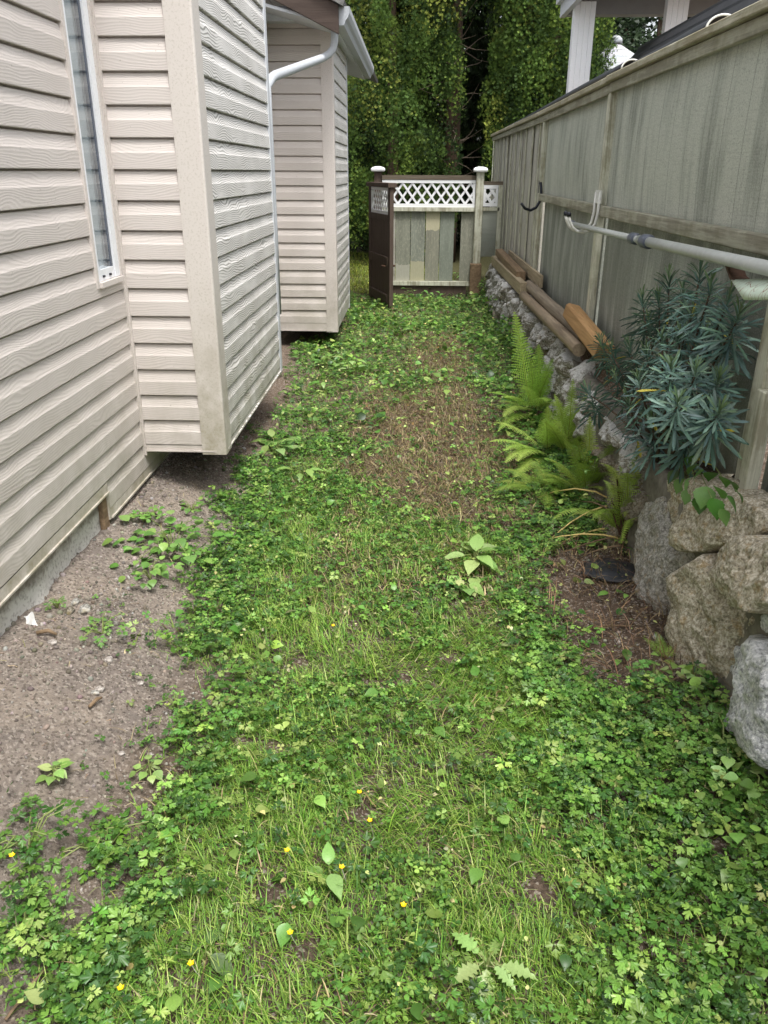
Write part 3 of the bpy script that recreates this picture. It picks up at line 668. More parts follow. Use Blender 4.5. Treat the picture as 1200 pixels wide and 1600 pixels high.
# ================================================================== LATTICE FENCE AND GATE
GYf = 10.5
lf = empty('lattice_fence', (0.2, GYf, 0.0), 'patchy grey board fence with white lattice top across the path end', 'fence')
def lattice(mb, o, ux, L, z0, z1, nrm, bar=0.028, sp=0.105, th=0.006):
    """crossed laths clipped to a rectangle; o origin, ux unit along, nrm outward"""
    o = Vector(o); ux = Vector(ux); nrm = Vector(nrm); H = z1 - z0
    ang = R(53); dx, dz = math.cos(ang), math.sin(ang)
    for sgn, off in ((1, 0.0), (-1, th + 0.001)):
        c = -H * dx / dz - sp
        while c < L + H * dx / dz + sp:
            x0 = c; pts = []
            t0, t1 = 0.0, H / dz
            # x = x0 + sgn*t*dx within [0, L]
            if sgn > 0: t0 = max(t0, (0 - x0) / dx); t1 = min(t1, (L - x0) / dx)
            else: t0 = max(t0, (x0 - L) / dx); t1 = min(t1, x0 / dx)
            if t1 - t0 > 0.01:
                a = o + ux * (x0 + sgn * t0 * dx) + Vector((0, 0, z0 + t0 * dz)) + nrm * off
                b = o + ux * (x0 + sgn * t1 * dx) + Vector((0, 0, z0 + t1 * dz)) + nrm * off
                mb.beam(a, b, th, bar, up=tuple((ux * -sgn * dz + Vector((0, 0, dx)))))
            c += sp
    return mb
GXL, GXR = -0.49, 0.752
def cap_on(parent, x, y, z):
    m_ = MB(); vs = []
    for s_, zz in ((0.068, 0.0), (0.082, 0.006), (0.086, 0.030), (0.070, 0.048), (0.03, 0.060)):
        vs += [(x - s_, y - s_, z + zz), (x + s_, y - s_, z + zz), (x + s_, y + s_, z + zz), (x - s_, y + s_, z + zz)]
    m_.add(vs, [(4 * i + k, 4 * i + (k + 1) % 4, 4 * i + 4 + (k + 1) % 4, 4 * i + 4 + k) for i in range(4) for k in range(4)] + [(3, 2, 1, 0), (16, 17, 18, 19)])
    return m_.build('post_cap', 'white_plastic', parent, bevel=0.006)
m_ = MB(); m_.box(GXL - 0.02, GXL + 0.07, GYf + 0.0, GYf + 0.09, -0.05, 1.50); p_ = m_.build('post', 'brown_wood', lf, bevel=0.004); cap_on(p_, GXL + 0.025, GYf + 0.045, 1.498)
m_ = MB(); m_.box(GXR - 0.02, GXR + 0.072, GYf - 0.05, GYf + 0.04, 0.44, 1.50); p_ = m_.build('post', 'post_wood', lf, bevel=0.004); cap_on(p_, GXR + 0.026, GYf - 0.005, 1.498)
m_ = MB(); m_.box(GXL + 0.075, GXR - 0.024, GYf - 0.02, GYf + 0.06, 1.41, 1.462); m_.build('top_rail', 'dark_cap', lf)
m_ = MB(); m_.box(GXL + 0.075, GXR - 0.024, GYf - 0.04, GYf + 0.06, 1.052, 1.095); m_.build('middle_rail', 'post_wood', lf)
m_ = MB(); m_.box(GXL + 0.075, GXR - 0.024, GYf - 0.04, GYf + 0.06, 0.165, 0.215); m_.build('bottom_rail', 'post_wood', lf)
m_ = MB(); m_.box(GXL + 0.18, GXR - 0.09, GYf - 0.015, GYf + 0.03, 0.0, 0.164); m_.build('kick_board', 'brown_wood', lf)
m_ = MB(); x0, x1 = GXL + 0.078, GXR - 0.026
lattice(m_, (x0 + 0.02, GYf, 0), (1, 0, 0), x1 - x0 - 0.04, 1.135, 1.375, (0, -1, 0), 0.026, 0.118)
m_.box(x0, x1, GYf - 0.016, GYf + 0.016, 1.097, 1.138); m_.box(x0, x1, GYf - 0.016, GYf + 0.016, 1.372, 1.408); m_.box(x0, x0 + 0.03, GYf - 0.015, GYf + 0.015, 1.14, 1.37); m_.box(x1 - 0.03, x1, GYf - 0.015, GYf + 0.015, 1.14, 1.37)
m_.build('lattice_panel', 'white_plastic', lf)
edges = [(303, 404), (406, 504), (508, 604), (606, 704), (749, 842)]
bcol = [((134, 136, 122), (168, 168, 150), (0.42, lin((178, 176, 162)), False)), ((132, 136, 124), (170, 170, 152), (0.46, lin((182, 178, 150)), False)),
        ((134, 134, 120), (162, 160, 140), (0.83, lin((196, 190, 160)), True)), ((128, 134, 122), (150, 154, 142), None), ((136, 136, 122), (166, 166, 150), None)]
lst = [(GXL + 0.08, -0.366, 0), (-0.362, None, 0)]
for i, (e0_, e1_) in enumerate(edges):
    xa = atY(550 + e0_ / 4.444, 400, GYf)[0]; xb = atY(550 + e1_ / 4.444, 400, GYf)[0]
    bc, pc, hf = bcol[i]
    m_ = MB(); m_.box(xa, xb - 0.003, GYf + 0.002, GYf + 0.022, 0.217, 1.05)
    o = m_.build('board', m_board('fence_board_paint', lin(bc), lin(pc), i * 5.3, hf), lf)
    o['label'] = ['board with a whitish bare patch at its foot', 'board with a yellowish patch at its foot', 'board with a cream unpainted upper part and a knot', 'evenly painted green grey board', 'board beside the open gap'][i]
m_ = MB(); m_.box(GXL + 0.08, atY(550 + 300 / 4.444, 400, GYf)[0], GYf + 0.002, GYf + 0.022, 0.217, 1.05); m_.build('board', M['panel_far'], lf)
# short section between the post and the tall fence
m_ = MB(); m_.box(GXR + 0.074, 1.06, GYf - 0.01, GYf + 0.05, 1.355, 1.395); m_.build('top_rail', 'dark_cap', lf)
m_ = MB(); xa, xb = GXR + 0.074, 1.005
lattice(m_, (xa + 0.025, GYf, 0), (1, 0, 0), xb - xa - 0.05, 1.145, 1.315, (0, -1, 0), 0.034, 0.105)
m_.box(xa, xb, GYf - 0.014, GYf + 0.014, 1.11, 1.15); m_.box(xa, xb, GYf - 0.014, GYf + 0.014, 1.312, 1.352); m_.box(xa, xa + 0.03, GYf - 0.013, GYf + 0.013, 1.152, 1.31); m_.box(xb - 0.03, xb, GYf - 0.013, GYf + 0.013, 1.152, 1.31); m_.build('lattice_panel', 'white_plastic', lf)
m_ = MB(); m_.box(xa, 1.03, GYf - 0.02, GYf + 0.04, 1.06, 1.10); m_.box(1.008, 1.06, GYf - 0.02, GYf + 0.03, 0.5, 1.352); m_.build('side_post', 'post_wood', lf)
m_ = MB(); m_.box(xa, 1.006, GYf + 0.0, GYf + 0.018, 0.52, 1.058); m_.build('board', 'panel_low', lf)
m_ = MB(); m_.box(GXR - 0.05, GXR + 0.09, GYf - 0.09, GYf + 0.1, 0.0, 0.44); m_.build('footing', 'timber', lf, bevel=0.01)
# open gate leaf
gate = empty('garden_gate', (GXL, 10.3, 0.0), 'dark brown wooden gate with a small lattice, standing open', 'gate')
h0 = Vector((-0.548, 10.30, 0)); h1 = Vector((-0.262, 9.41, 0)); du = (h1 - h0).normalized(); L = (h1 - h0).length; nn = Vector((du.y, -du.x, 0))
if nn.x > 0: nn = -nn
nn = nn  # face towards the path side (left of travel)
def gbox(mb, s0, s1, z0, z1, t0, t1):
    vs = [h0 + du * s + nn * t + Vector((0, 0, z)) for z in (z0, z1) for s, t in ((s0, t0), (s1, t0), (s1, t1), (s0, t1))]
    return mb.add(vs, [(0, 3, 2, 1), (4, 5, 6, 7), (0, 1, 5, 4), (1, 2, 6, 5), (2, 3, 7, 6), (3, 0, 4, 7)])
m_ = MB()
gbox(m_, 0.0, 0.085, 0.03, 1.335, -0.022, 0.022); gbox(m_, L - 0.085, L, 0.0, 1.335, -0.022, 0.022)
gbox(m_, -0.01, L + 0.02, 1.337, 1.385, -0.05, 0.05); gbox(m_, 0.086, L - 0.086, 0.985, 1.05, -0.02, 0.02)
m_.build('frame', 'brown_wood', gate, bevel=0.003)
m_ = MB()
for z in (0.09, 0.51): gbox(m_, 0.087, L - 0.087, z, z + 0.07, -0.03, 0.03); gbox(m_, 0.087, L - 0.087, z + 0.072, z + 0.09, -0.04, 0.04)
m_.build('rail', 'brown_wood', gate)
m_ = MB(); s = 0.087
while s < L - 0.1:
    gbox(m_, s, min(s + 0.088, L - 0.087), 0.05, 0.984, -0.012, 0.010); s += 0.092
m_.build('panel', 'brown_wood', gate)
m_ = MB(); lattice(m_, h0 + du * 0.11, tuple(du), L - 0.22, 1.085, 1.305, tuple(-nn), 0.022, 0.095)
for (s0, s1, z0, z1) in ((0.087, L - 0.087, 1.052, 1.085), (0.087, L - 0.087, 1.303, 1.334), (0.087, 0.115, 1.087, 1.30), (L - 0.115, L - 0.087, 1.087, 1.30)): gbox(m_, s0, s1, z0, z1, -0.014, 0.014)
m_.build('lattice_panel', 'white_plastic', gate)
m_ = MB(); q = h0 + du * (L - 0.17) + Vector((0, 0, 0.50)); m_.tube([q + nn * 0.03, q + nn * 0.07, q + nn * 0.075 + du * 0.05, q + nn * 0.05 + du * 0.09], 0.009, 8)
m_.tube([q - nn * 0.03, q - nn * 0.07, q - nn * 0.075 + du * 0.05, q - nn * 0.05 + du * 0.09], 0.009, 8); m_.build('latch', 'rust', gate, smooth=True)
for z in (0.25, 1.15): MB().tube([h0 - du * 0.012 + Vector((0, 0, z)), h0 - du * 0.012 + Vector((0, 0, z + 0.1))], 0.012, 8).build('hinge', 'black_rubber', gate)

# ================================================================== RETAINING WALL
rw = empty('retaining_wall', (0.92, 5.0, 0.0), 'low retaining wall of rough mortared stones below the tall fence', 'stone wall')
def face_x(y, z): return 0.895 + 0.055 * np.clip(z / 0.5, 0, 1.2) + 0.02 * math.sin(y * 1.3) - 0.02 * (y > 6)
def stone(poly, depth, mat, seed, back=0.10, NA=56, NRG=16, rough=1.0):
    """poly: outline (y, z) on the wall face; broken faces, sharp arrises"""
    rs = random.Random(seed * 31 + 5)
    P = np.array(poly, float); c = P.mean(0); size = float(math.sqrt(max(1e-4, np.prod(P.max(0) - P.min(0)))))
    seg = np.vstack([P, P[:1]]); dl = np.linalg.norm(np.diff(seg, axis=0), axis=1); cum = np.concatenate([[0], np.cumsum(dl)])
    ts = np.linspace(0, cum[-1], NA, endpoint=False); ol = np.stack([np.interp(ts, cum, seg[:, k]) for k in (0, 1)], 1)
    ol = 0.8 * ol + 0.1 * (np.roll(ol, 1, 0) + np.roll(ol, -1, 0))
    for k in range(NA):
        q = ol[k]; ol[k] = q + np.array([mnoise.noise(Vector((q[0] * 14, q[1] * 14, seed))), mnoise.noise(Vector((q[0] * 14, q[1] * 14, seed + 9)))]) * 0.05 * size
    tl = (rs.uniform(-.22, .22), rs.uniform(-.22, .22)); planes = []
    for i in range(8):
        a = i * 0.785 + rs.uniform(-.35, .35); planes.append((math.cos(a), math.sin(a), rs.uniform(.16, .46) * size, rs.uniform(.35, 1.5)))
    vs = []; E = NRG - 3
    for r in range(NRG + 1):
        for k in range(NA):
            if r <= E: t = r / E; q = c + (ol[k] - c) * t * 0.955; edge = 0.010 * t ** 8
            else: e = (r - E) / 3; q = c + (ol[k] - c) * (0.955 + 0.045 * math.sin(e * 1.57)); edge = 0.010 + (back + depth * .6) * e ** 1.6
            u, v = (q[0] - c[0]), (q[1] - c[1])
            dd = depth - tl[0] * u - tl[1] * v - max(max(0.0, (ca * u + sa * v - r0)) * sl for ca, sa, r0, sl in planes)
            dd = max(dd, -0.01)
            n1 = mnoise.fractal(Vector((q[0] * 5, q[1] * 5, seed * 7.1)), 0.8, 2.2, 7)
            n2 = abs(mnoise.noise(Vector((q[0] * 11, q[1] * 11, seed * 3.3))))
            n3 = mnoise.fractal(Vector((q[0] * 28, q[1] * 28, seed * 1.7)), 0.6, 2.0, 4)
            x = float(face_x(q[0], q[1])) - dd + edge - rough * (0.018 * n1 - 0.028 * n2 + 0.006 * n3)
            vs.append((x, q[0], q[1]))
    fs = [(r * NA + k, r * NA + (k + 1) % NA, (r + 1) * NA + (k + 1) % NA, (r + 1) * NA + k) for r in range(NRG) for k in range(NA)]
    m_ = MB(); m_.add(vs, fs); return m_.build('stone', mat, rw, smooth=True)
def wpoly(px): 
    out = []
    for u, v in px:
        p = atX(u, v, 0.93); out.append((p[1], p[2]))
    return out
near = [([(1028, 748), (1075, 742), (1135, 778), (1165, 815), (1150, 842), (1105, 858), (1078, 866), (1050, 832), (1033, 790)], 0.055, 'stone_brown'),
        ([(998, 790), (1028, 772), (1048, 832), (1076, 872), (1064, 900), (1058, 940), (1072, 1010), (1035, 985), (1012, 900), (998, 850)], 0.030, 'stone_grey'),
        ([(1066, 884), (1105, 864), (1122, 905), (1166, 962), (1142, 1000), (1134, 1070), (1085, 1075), (1070, 1000), (1060, 930)], 0.060, 'stone_brown'),
        ([(1103, 852), (1150, 838), (1300, 850), (1300, 945), (1168, 955), (1125, 905)], 0.090, 'stone_brown'),
        ([(1132, 1010), (1165, 985), (1200, 1008), (1300, 1060), (1300, 1240), (1200, 1190), (1160, 1150), (1128, 1100)], 0.085, 'stone_white'),
        ([(1168, 960), (1300, 950), (1300, 1050), (1200, 1003), (1172, 982)], 0.05, 'stone_white'),
        ([(985, 880), (1010, 905), (1035, 990), (1060, 1020), (1030, 1030), (1000, 950)], 0.02, 'stone_dark')]
for i, (pl, d, mt) in enumerate(near): stone(wpoly(pl), d * 0.75, mt, 3 + i, NA=130, NRG=40)
rr = random.Random(4)
y = 3.02; row = 0
def rowstones(y0, y1, z0, z1, lo, hi, mats, top=False):
    y = y0
    while y < y1:
        L_ = rr.uniform(lo, hi); a, b = y + 0.012, min(y + L_, y1 + .05) - 0.012
        za, zb = z0 + rr.uniform(-.03, .03), z1 + rr.uniform(-.05, .05)
        if b - a > 0.06:
            mid = (a + b) / 2
            poly = [(a + rr.uniform(0, .04), za + rr.uniform(0, .03)), (mid, za - rr.uniform(0, .03)), (b - rr.uniform(0, .04), za + rr.uniform(0, .03)), (b + rr.uniform(-.02, .02), (za + zb) / 2),
                    (b - rr.uniform(0, .06), zb - rr.uniform(0, .03)), (mid, zb + rr.uniform(0, .03)), (a + rr.uniform(0, .06), zb - rr.uniform(0, .03)), (a + rr.uniform(-.02, .02), (za + zb) / 2)]
            stone(poly, rr.uniform(.012, .045), rr.choice(mats), rr.randint(1, 900), back=0.16, rough=1.3)
        y += L_
rowstones(3.02, 10.3, -0.06, 0.14, 0.30, 0.62, ['stone_far', 'stone_dark'])
rowstones(2.95, 10.3, 0.15, 0.31, 0.28, 0.60, ['stone_far', 'stone_dark', 'stone_far_grey'])
rowstones(3.0, 10.3, 0.32, 0.47, 0.26, 0.58, ['stone_far_grey', 'stone_far'])
m_ = MB(); vs = []; ya = np.arange(-1.0, 10.45, 0.09); za = np.linspace(-0.1, 0.46, 8)
for yy in ya:
    for j, zz in enumerate(za): vs.append((float(face_x(yy, zz)) + 0.025 + 0.02 * mnoise.noise(Vector((yy * 6, zz * 6, 2))), yy, zz))
    vs.append((1.02, yy, 0.455)); vs.append((1.06, yy, 0.40))
k = len(za) + 2
m_.add(vs, [(i * k + j, i * k + j + 1, (i + 1) * k + j + 1, (i + 1) * k + j) for i in range(len(ya) - 1) for j in range(k - 1)]); m_.build('mortar', 'mortar', rw, smooth=True)

# ------------------------------------------------------------------ timber lying on the wall
def lie(u0, v0, u1, v1, X): return atX(u0, v0, X), atX(u1, v1, X)
a, b = lie(772, 407, 818, 452, 0.955); t = MB().beam(a, b, 0.06, 0.11, ch=0.006).build('timber_beam', 'timber_pale'); tag(t, 'tan squared timber on the wall edge under a browner one', 'timber', 'lumber lying on the retaining wall')
a, b = lie(780, 394, 814, 431, 0.985); t = MB().beam(a, b, 0.085, 0.075, ch=0.006).build('timber_beam', 'timber'); tag(t, 'dark brown squared timber resting on top of the tan one', 'timber', 'lumber lying on the retaining wall')
a, b = lie(796, 398, 846, 440, 1.06); t = MB().beam(a, b, 0.025, 0.10, ch=0.003).build('timber_board', 'timber_pale'); tag(t, 'thin pale board leaning along the foot of the fence behind the timbers', 'board', 'lumber lying on the retaining wall')
def logg(name, a, b, r, mat, seed):
    pts = []; rs = []
    for i in range(15):
        t = i / 14; p = Vector(a).lerp(Vector(b), t) + Vector((mnoise.noise((t * 3, seed, 0)), 0, mnoise.noise((t * 3, seed, 5)))) * 0.008
        pts.append(p); rs.append(r * (1 + 0.06 * mnoise.noise((t * 6, seed, 9))))
    return MB().tube(pts, rs, 16).build(name, mat, smooth=False)
a, b = lie(826, 446, 915, 528, 1.015); t = logg('round_log', a, b, 0.045, 'log', 1); tag(t, 'grey brown round log lying higher, against the fence', 'log', 'round logs on the retaining wall')
a, b = lie(818, 462, 905, 547, 0.945); t = logg('round_log', a, b, 0.038, 'log_red', 2); tag(t, 'reddish brown round log on the outer edge of the stone wall', 'log', 'round logs on the retaining wall')
for p in t.data.polygons: p.use_smooth = len(p.vertices) == 4
a, b = lie(893, 487, 945, 552, 1.0); t = MB().beam(a, b, 0.095, 0.095, up=(0.25, 0, 1), ch=0.014).build('cedar_post', 'cedar'); tag(t, 'bright orange squared cedar post lying beside the fence', 'wooden post')

# ================================================================== POLE, HOOKS, PLATE
pole = empty('pole', (0.96, 4.0, 1.2), 'pale grey telescopic pole with dark collars hanging along the fence', 'pole')
P0 = Vector(atX(893, 350, 0.965)); P1 = Vector(atX(1000, 375, 0.97)); P2 = Vector(atX(1240, 428, 0.975)); 
m_ = MB(); m_.tube([P0, P1], 0.015, 14); m_.build('inner_tube', 'grey_pole', pole, smooth=True)
m_ = MB(); m_.tube([P1, P1.lerp(P2, 0.3), P1.lerp(P2, 0.6), P2], 0.0205, 16); m_.build('outer_tube', 'grey_pole', pole, smooth=True)
for p, r_, l_ in ((P1.lerp(P0, 0.06), 0.025, 0.04), (P1.lerp(P2, 0.07), 0.029, 0.045), (P0, 0.022, 0.03)):
    d_ = (P2 - P1).normalized(); m_ = MB(); m_.tube([p - d_ * l_, p - d_ * (l_ * .8), p + d_ * (l_ * .8), p + d_ * l_], [r_ * .9, r_, r_, r_ * .9], 14); m_.build('collar', 'dark_collar', pole, smooth=True)
hook = empty('double_hook', (1.06, 4.95, 1.35), 'white coated double hook on the middle batten, carrying the pole', 'hook')
for y in (4.92, 5.03):
    m_ = MB(); zb = float(P0.z + (P1.z - P0.z) * 0.25) - 0.028
    m_.tube([(1.052, y, zb + 0.21), (1.050, y, zb + 0.10), (1.040, y, zb + 0.04), (1.015, y, zb + 0.008), (0.975, y, zb - 0.006), (0.94, y, zb), (0.912, y, zb + 0.022), (0.893, y, zb + 0.055), (0.885, y, zb + 0.085)], 0.0085, 10); o = m_.build('prong', 'white_hook', hook, smooth=True)
    m_ = MB(); m_.tube([(0.886, y, zb + 0.080), (0.884, y, zb + 0.100), (0.883, y, zb + 0.106)], [0.0125, 0.0125, 0.006], 10); m_.build('tip', 'black_rubber', o, smooth=True)
m_ = MB(); m_.box(1.050, 1.059, 4.90, 5.05, zb + 0.15, zb + 0.22); m_.build('mounting_plate', 'white_hook', hook, bevel=0.002)
jb = empty('rubber_hook', (1.06, 7.45, 1.3), 'black rubber coated hook on the far batten', 'hook')
pts = [atX(845, 285, 1.052), atX(845, 300, 1.052), atX(843, 313, 1.045), atX(837, 323, 1.02), atX(827, 327, 0.99), atX(818, 324, 0.965), atX(812, 317, 0.95)]
MB().tube([(p[0], 7.42 - 0.02 * i, p[2]) for i, p in enumerate([atY(u, v, 7.42) for u, v in ((845, 285), (845, 302), (842, 315), (836, 324), (827, 328), (818, 325), (812, 317))])], 0.012, 10).build('hook_rod', 'black_rubber', jb, smooth=True)
m_ = MB(); q = atY(845, 290, 7.42); m_.box(q[0] - 0.006, 1.058, 7.425, 7.46, q[2] - 0.06, q[2] + 0.04); m_.build('mounting_plate', 'black_rubber', jb)
pl = empty('rusty_bracket', (1.0, 2.6, 1.15), 'pale green peeling metal plate on a rusty strap below the pole', 'bracket')
q0 = atX(1132, 414, 0.99); q1 = atX(1140, 436, 0.985); q2 = atX(1158, 452, 0.98)
m_ = MB(); vs = []
for q in (q0, q1, q2):
    for dx in (0.0, 0.05): vs.append((q[0] + dx, q[1], q[2]))
m_.add(vs, [(0, 1, 3, 2), (2, 3, 5, 4)]); o = m_.build('strap', 'rust', pl); s_ = o.modifiers.new('thickness', 'SOLIDIFY'); s_.thickness = 0.010
grid = []
for i in range(9):
    for j in range(7):
        t = j / 6; u = 1142 + i * 14 + 20 * t
        p = atX(u, 437 - 4 * i / 8 + (34 - 4 * abs(i - 4) / 8) * t, 0.985 - 0.05 * math.sin(t * 1.9) )
        grid.append(p)
m_ = MB(); m_.add(grid, [(i * 7 + j, i * 7 + j + 1, (i + 1) * 7 + j + 1, (i + 1) * 7 + j) for i in range(8) for j in range(6)])
o = m_.build('plate', 'plate', pl, smooth=True); s_ = o.modifiers.new('thickness', 'SOLIDIFY'); s_.thickness = 0.006

# ================================================================== TREES
def plume_tree(seed, rad, H, z0, nplume, nspray, cols, wts, big=False):
    """column conifer crown: upright plumes covered with little fans"""
    rg = np.random.default_rng(seed); nspray = nspray if big else int(nspray * 2.4)
    th = rg.uniform(0, 2 * np.pi, nplume); zz = z0 + (H - z0) * rg.uniform(0, 1, nplume) ** 1.05
    prof = np.clip(1.15 * (1 - (zz / H) ** 2.6), 0.06, 1) * (0.80 + 0.2 * np.clip((zz - z0) / 0.8, 0, 1))
    rr_ = rad * prof * rg.uniform(0.66, 1.08, nplume)
    pc = np.stack([rr_ * np.cos(th), rr_ * np.sin(th), zz], 1)
    pr = rg.uniform(0.16, 0.32, nplume); ph = pr * rg.uniform(1.2, 2.2, nplume)
    k = rg.integers(0, nplume, nspray)
    d = rg.normal(0, 1, (nspray, 3)); d /= np.linalg.norm(d, axis=1)[:, None]
    outv = np.stack([np.cos(th), np.sin(th), np.zeros(nplume)], 1)[k]
    d = d + 0.5 * outv; d[:, 2] += 0.25; d /= np.linalg.norm(d, axis=1)[:, None]
    pos = pc[k] + d * np.stack([pr[k], pr[k], ph[k]], 1) * rg.uniform(0.75, 1.08, (nspray, 1))
    # fan template: five narrow leaflets spreading upward
    T = []; F = []
    for i, a in enumerate((-0.62, 0.0, 0.66)):
        L_ = 1.0 - 0.3 * abs(a); b = len(T); ca, sa = math.cos(a), math.sin(a)
        for (p, q) in ((0, 0), (-0.13, 0.55), (0, 1.0), (0.13, 0.55)):
            q *= L_; T.append((p * ca + q * sa, 0.10 * q * q + 0.05 * (i % 2), q * ca - p * sa))
        F.append((b, b + 1, b + 2, b + 3))
    az = np.arctan2(d[:, 1], d[:, 0]) + np.pi / 2 + rg.normal(0, 0.7, nspray)
    tilt = np.clip(0.45 + 0.5 * rg.normal(0, 1, nspray), -0.5, 1.5); tdir = np.arctan2(d[:, 1], d[:, 0])
    V, Fa = inst(T, F, pos, rotz_tilt(az, tilt, tdir), rg.uniform(0.030, 0.062, nspray) * (2.8 if big else 1.0))
    cl = np.array([lin(c)[:3] for c in cols]); ci = np.where(rg.uniform(0, 1, nspray) < 0.78, rg.choice(len(cols), nplume, p=np.array(wts) / sum(wts))[k], rg.choice(len(cols), nspray, p=np.array(wts) / sum(wts)))
    pv = (0.65 + 0.75 * rg.uniform(0, 1, nplume))[k]
    tn = cl[ci] * (pv * (0.8 + 0.4 * rg.uniform(0, 1, nspray)))[:, None]
    return V, Fa, np.repeat(tn, 12, 0)
CON = [(70, 94, 44), (90, 116, 52), (118, 140, 62), (140, 150, 68), (44, 62, 34)]
CON_SHADED = [(48, 62, 34), (60, 76, 40), (72, 88, 46), (80, 92, 50), (34, 44, 26)]  # conifer greens darkened to paint in the back row's shade
def conifer(x, y, rad, H, z0, nplume, nspray, seed, label, trunk_r=0.12, group='columnar conifers behind the fences', wts=(4, 4, 2.2, 0.8, 3), core=True):
    g = float(gh(x, y)); e = empty('conifer_tree', (x, y, g), label, 'tree', group)
    V, F, C = plume_tree(seed, rad, H, z0, nplume, nspray, CON if core else CON_SHADED, wts, not core)
    mass('crown', V + np.array([x, y, g]), F, C, 'needle', e, smooth=False)
    m_ = MB(); m_.tube([(x + 0.03 * math.sin(t * 5 + seed), y, g - 0.1 + H * 0.93 * t) for t in np.linspace(0, 1, 12)], [trunk_r * (1 - 0.85 * t) + 0.01 for t in np.linspace(0, 1, 12)], 12); m_.build('trunk', 'bark', e, smooth=True)
    return e
conifer(-0.42, 14.6, 0.95, 8.5, 0.3, 300, 44000, 1, 'big dense yellow green conifer straight behind the lattice fence', 0.10)
conifer(-1.75, 15.6, 0.95, 8.5, 0.2, 260, 24000, 2, 'darker conifer between the house corner and the big one', 0.09, wts=(4, 3, 1, 0.2, 4))
conifer(1.72, 14.3, 0.48, 8.2, 0.9, 230, 26000, 3, 'narrow conifer just left of the others in the row, above the far fence end', 0.1)
conifer(2.12, 14.1, 0.50, 8.4, 0.6, 220, 24000, 4, 'narrow bright conifer left of the white porch posts', 0.1, wts=(4, 5, 3, 0.8, 2))
conifer(2.48, 14.3, 0.34, 8.0, 0.6, 190, 20000, 5, 'slim conifer seen behind the first white porch post', 0.1, wts=(4, 4, 2, 0.4, 3))
e = conifer(0.58, 14.9, 0.75, 8.8, 4.0, 180, 16000, 6, 'conifer with a bare brown trunk and dead twigs in the dark gap', 0.15, wts=(4, 3, 1, 0.3, 3))
rg = random.Random(8); m_ = MB()
for i in range(46):
    z = rg.uniform(1.0, 4.2); a = rg.uniform(-2.9, 0.6); L_ = rg.uniform(0.35, 0.9); p = Vector((0.6, 14.9, z + 0.05)); pts = [p]
    d = Vector((math.cos(a), math.sin(a), rg.uniform(-0.4, 0.5)))
    for s in range(5): d = (d + Vector((rg.uniform(-.3, .3), rg.uniform(-.3, .3), rg.uniform(-.25, .35)))).normalized(); p = p + d * L_ / 5; pts.append(p)
    m_.tube(pts, [0.012, 0.010, 0.008, 0.006, 0.004, 0.003], 5)
m_.build('dead_branches', 'branch', e)
# darker backing row
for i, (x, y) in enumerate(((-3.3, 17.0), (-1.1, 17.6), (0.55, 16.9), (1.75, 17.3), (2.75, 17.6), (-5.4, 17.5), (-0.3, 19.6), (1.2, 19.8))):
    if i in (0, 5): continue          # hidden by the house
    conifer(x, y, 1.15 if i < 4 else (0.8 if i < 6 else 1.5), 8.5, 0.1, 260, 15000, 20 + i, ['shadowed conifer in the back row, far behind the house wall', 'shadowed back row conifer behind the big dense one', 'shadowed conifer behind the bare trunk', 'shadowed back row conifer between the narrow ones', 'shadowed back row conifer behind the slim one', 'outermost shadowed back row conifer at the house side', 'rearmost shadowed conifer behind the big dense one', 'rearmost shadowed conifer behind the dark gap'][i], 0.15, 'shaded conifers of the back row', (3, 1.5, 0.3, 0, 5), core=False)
# broadleaf tree beyond the gazebo
def leafy(x, y, rad, H, zc, n, seed, label):
    g = float(gh(x, y)); e = empty('broadleaf_tree', (x, y, g), label, 'tree')
    rg = np.random.default_rng(seed); cl = rg.normal(0, 1, (26, 3)); cl /= np.linalg.norm(cl, axis=1)[:, None]
    cl = cl * rg.uniform(0.4, 1, (26, 1)) * np.array([rad, rad, (H - zc)]) + np.array([x, y, g + zc])
    k = rg.integers(0, 26, n); d = rg.normal(0, 1, (n, 3)); d /= np.linalg.norm(d, axis=1)[:, None]
    pos = cl[k] + d * rg.uniform(0.3, 1.0, (n, 1)) * 1.0
    T = [(0, 0, 0), (-0.3, 0.45, 0.05), (0, 1, 0), (0.3, 0.45, 0.05)]
    V, F = inst(T, [(0, 1, 2, 3)], pos, rotz_tilt(rg.uniform(0, 6.28, n), rg.uniform(0, 1.3, n), rg.uniform(0, 6.28, n)), rg.uniform(0.09, 0.17, n))
    c = np.array([lin((58, 74, 52))[:3], lin((84, 100, 74))[:3], lin((40, 52, 38))[:3]])[rg.integers(0, 3, n)]
    mass('crown', V, F, np.repeat(c, 4, 0), 'leaf', e, smooth=False)
    m_ = MB(); m_.tube([(x, y, g - 0.1), (x + 0.1, y, g + H * 0.4), (x, y, g + H * 0.8)], [0.22, 0.16, 0.05], 10)
    for q in cl[:9]: m_.tube([(x + 0.05, y, g + H * 0.45), tuple((q + np.array([x, y, g + H * .6])) / 2), tuple(q)], [0.08, 0.05, 0.02], 6)
    m_.build('trunk', 'bark', e)
leafy(6.2, 24.0, 2.6, 5.8, 3.4, 42000, 31, 'dark round broadleaf tree beyond the pointed gazebo roof')
leafy(9.6, 22.0, 2.6, 5.5, 3.2, 24000, 32, 'grey green broadleaf tree farther right under the porch beam')

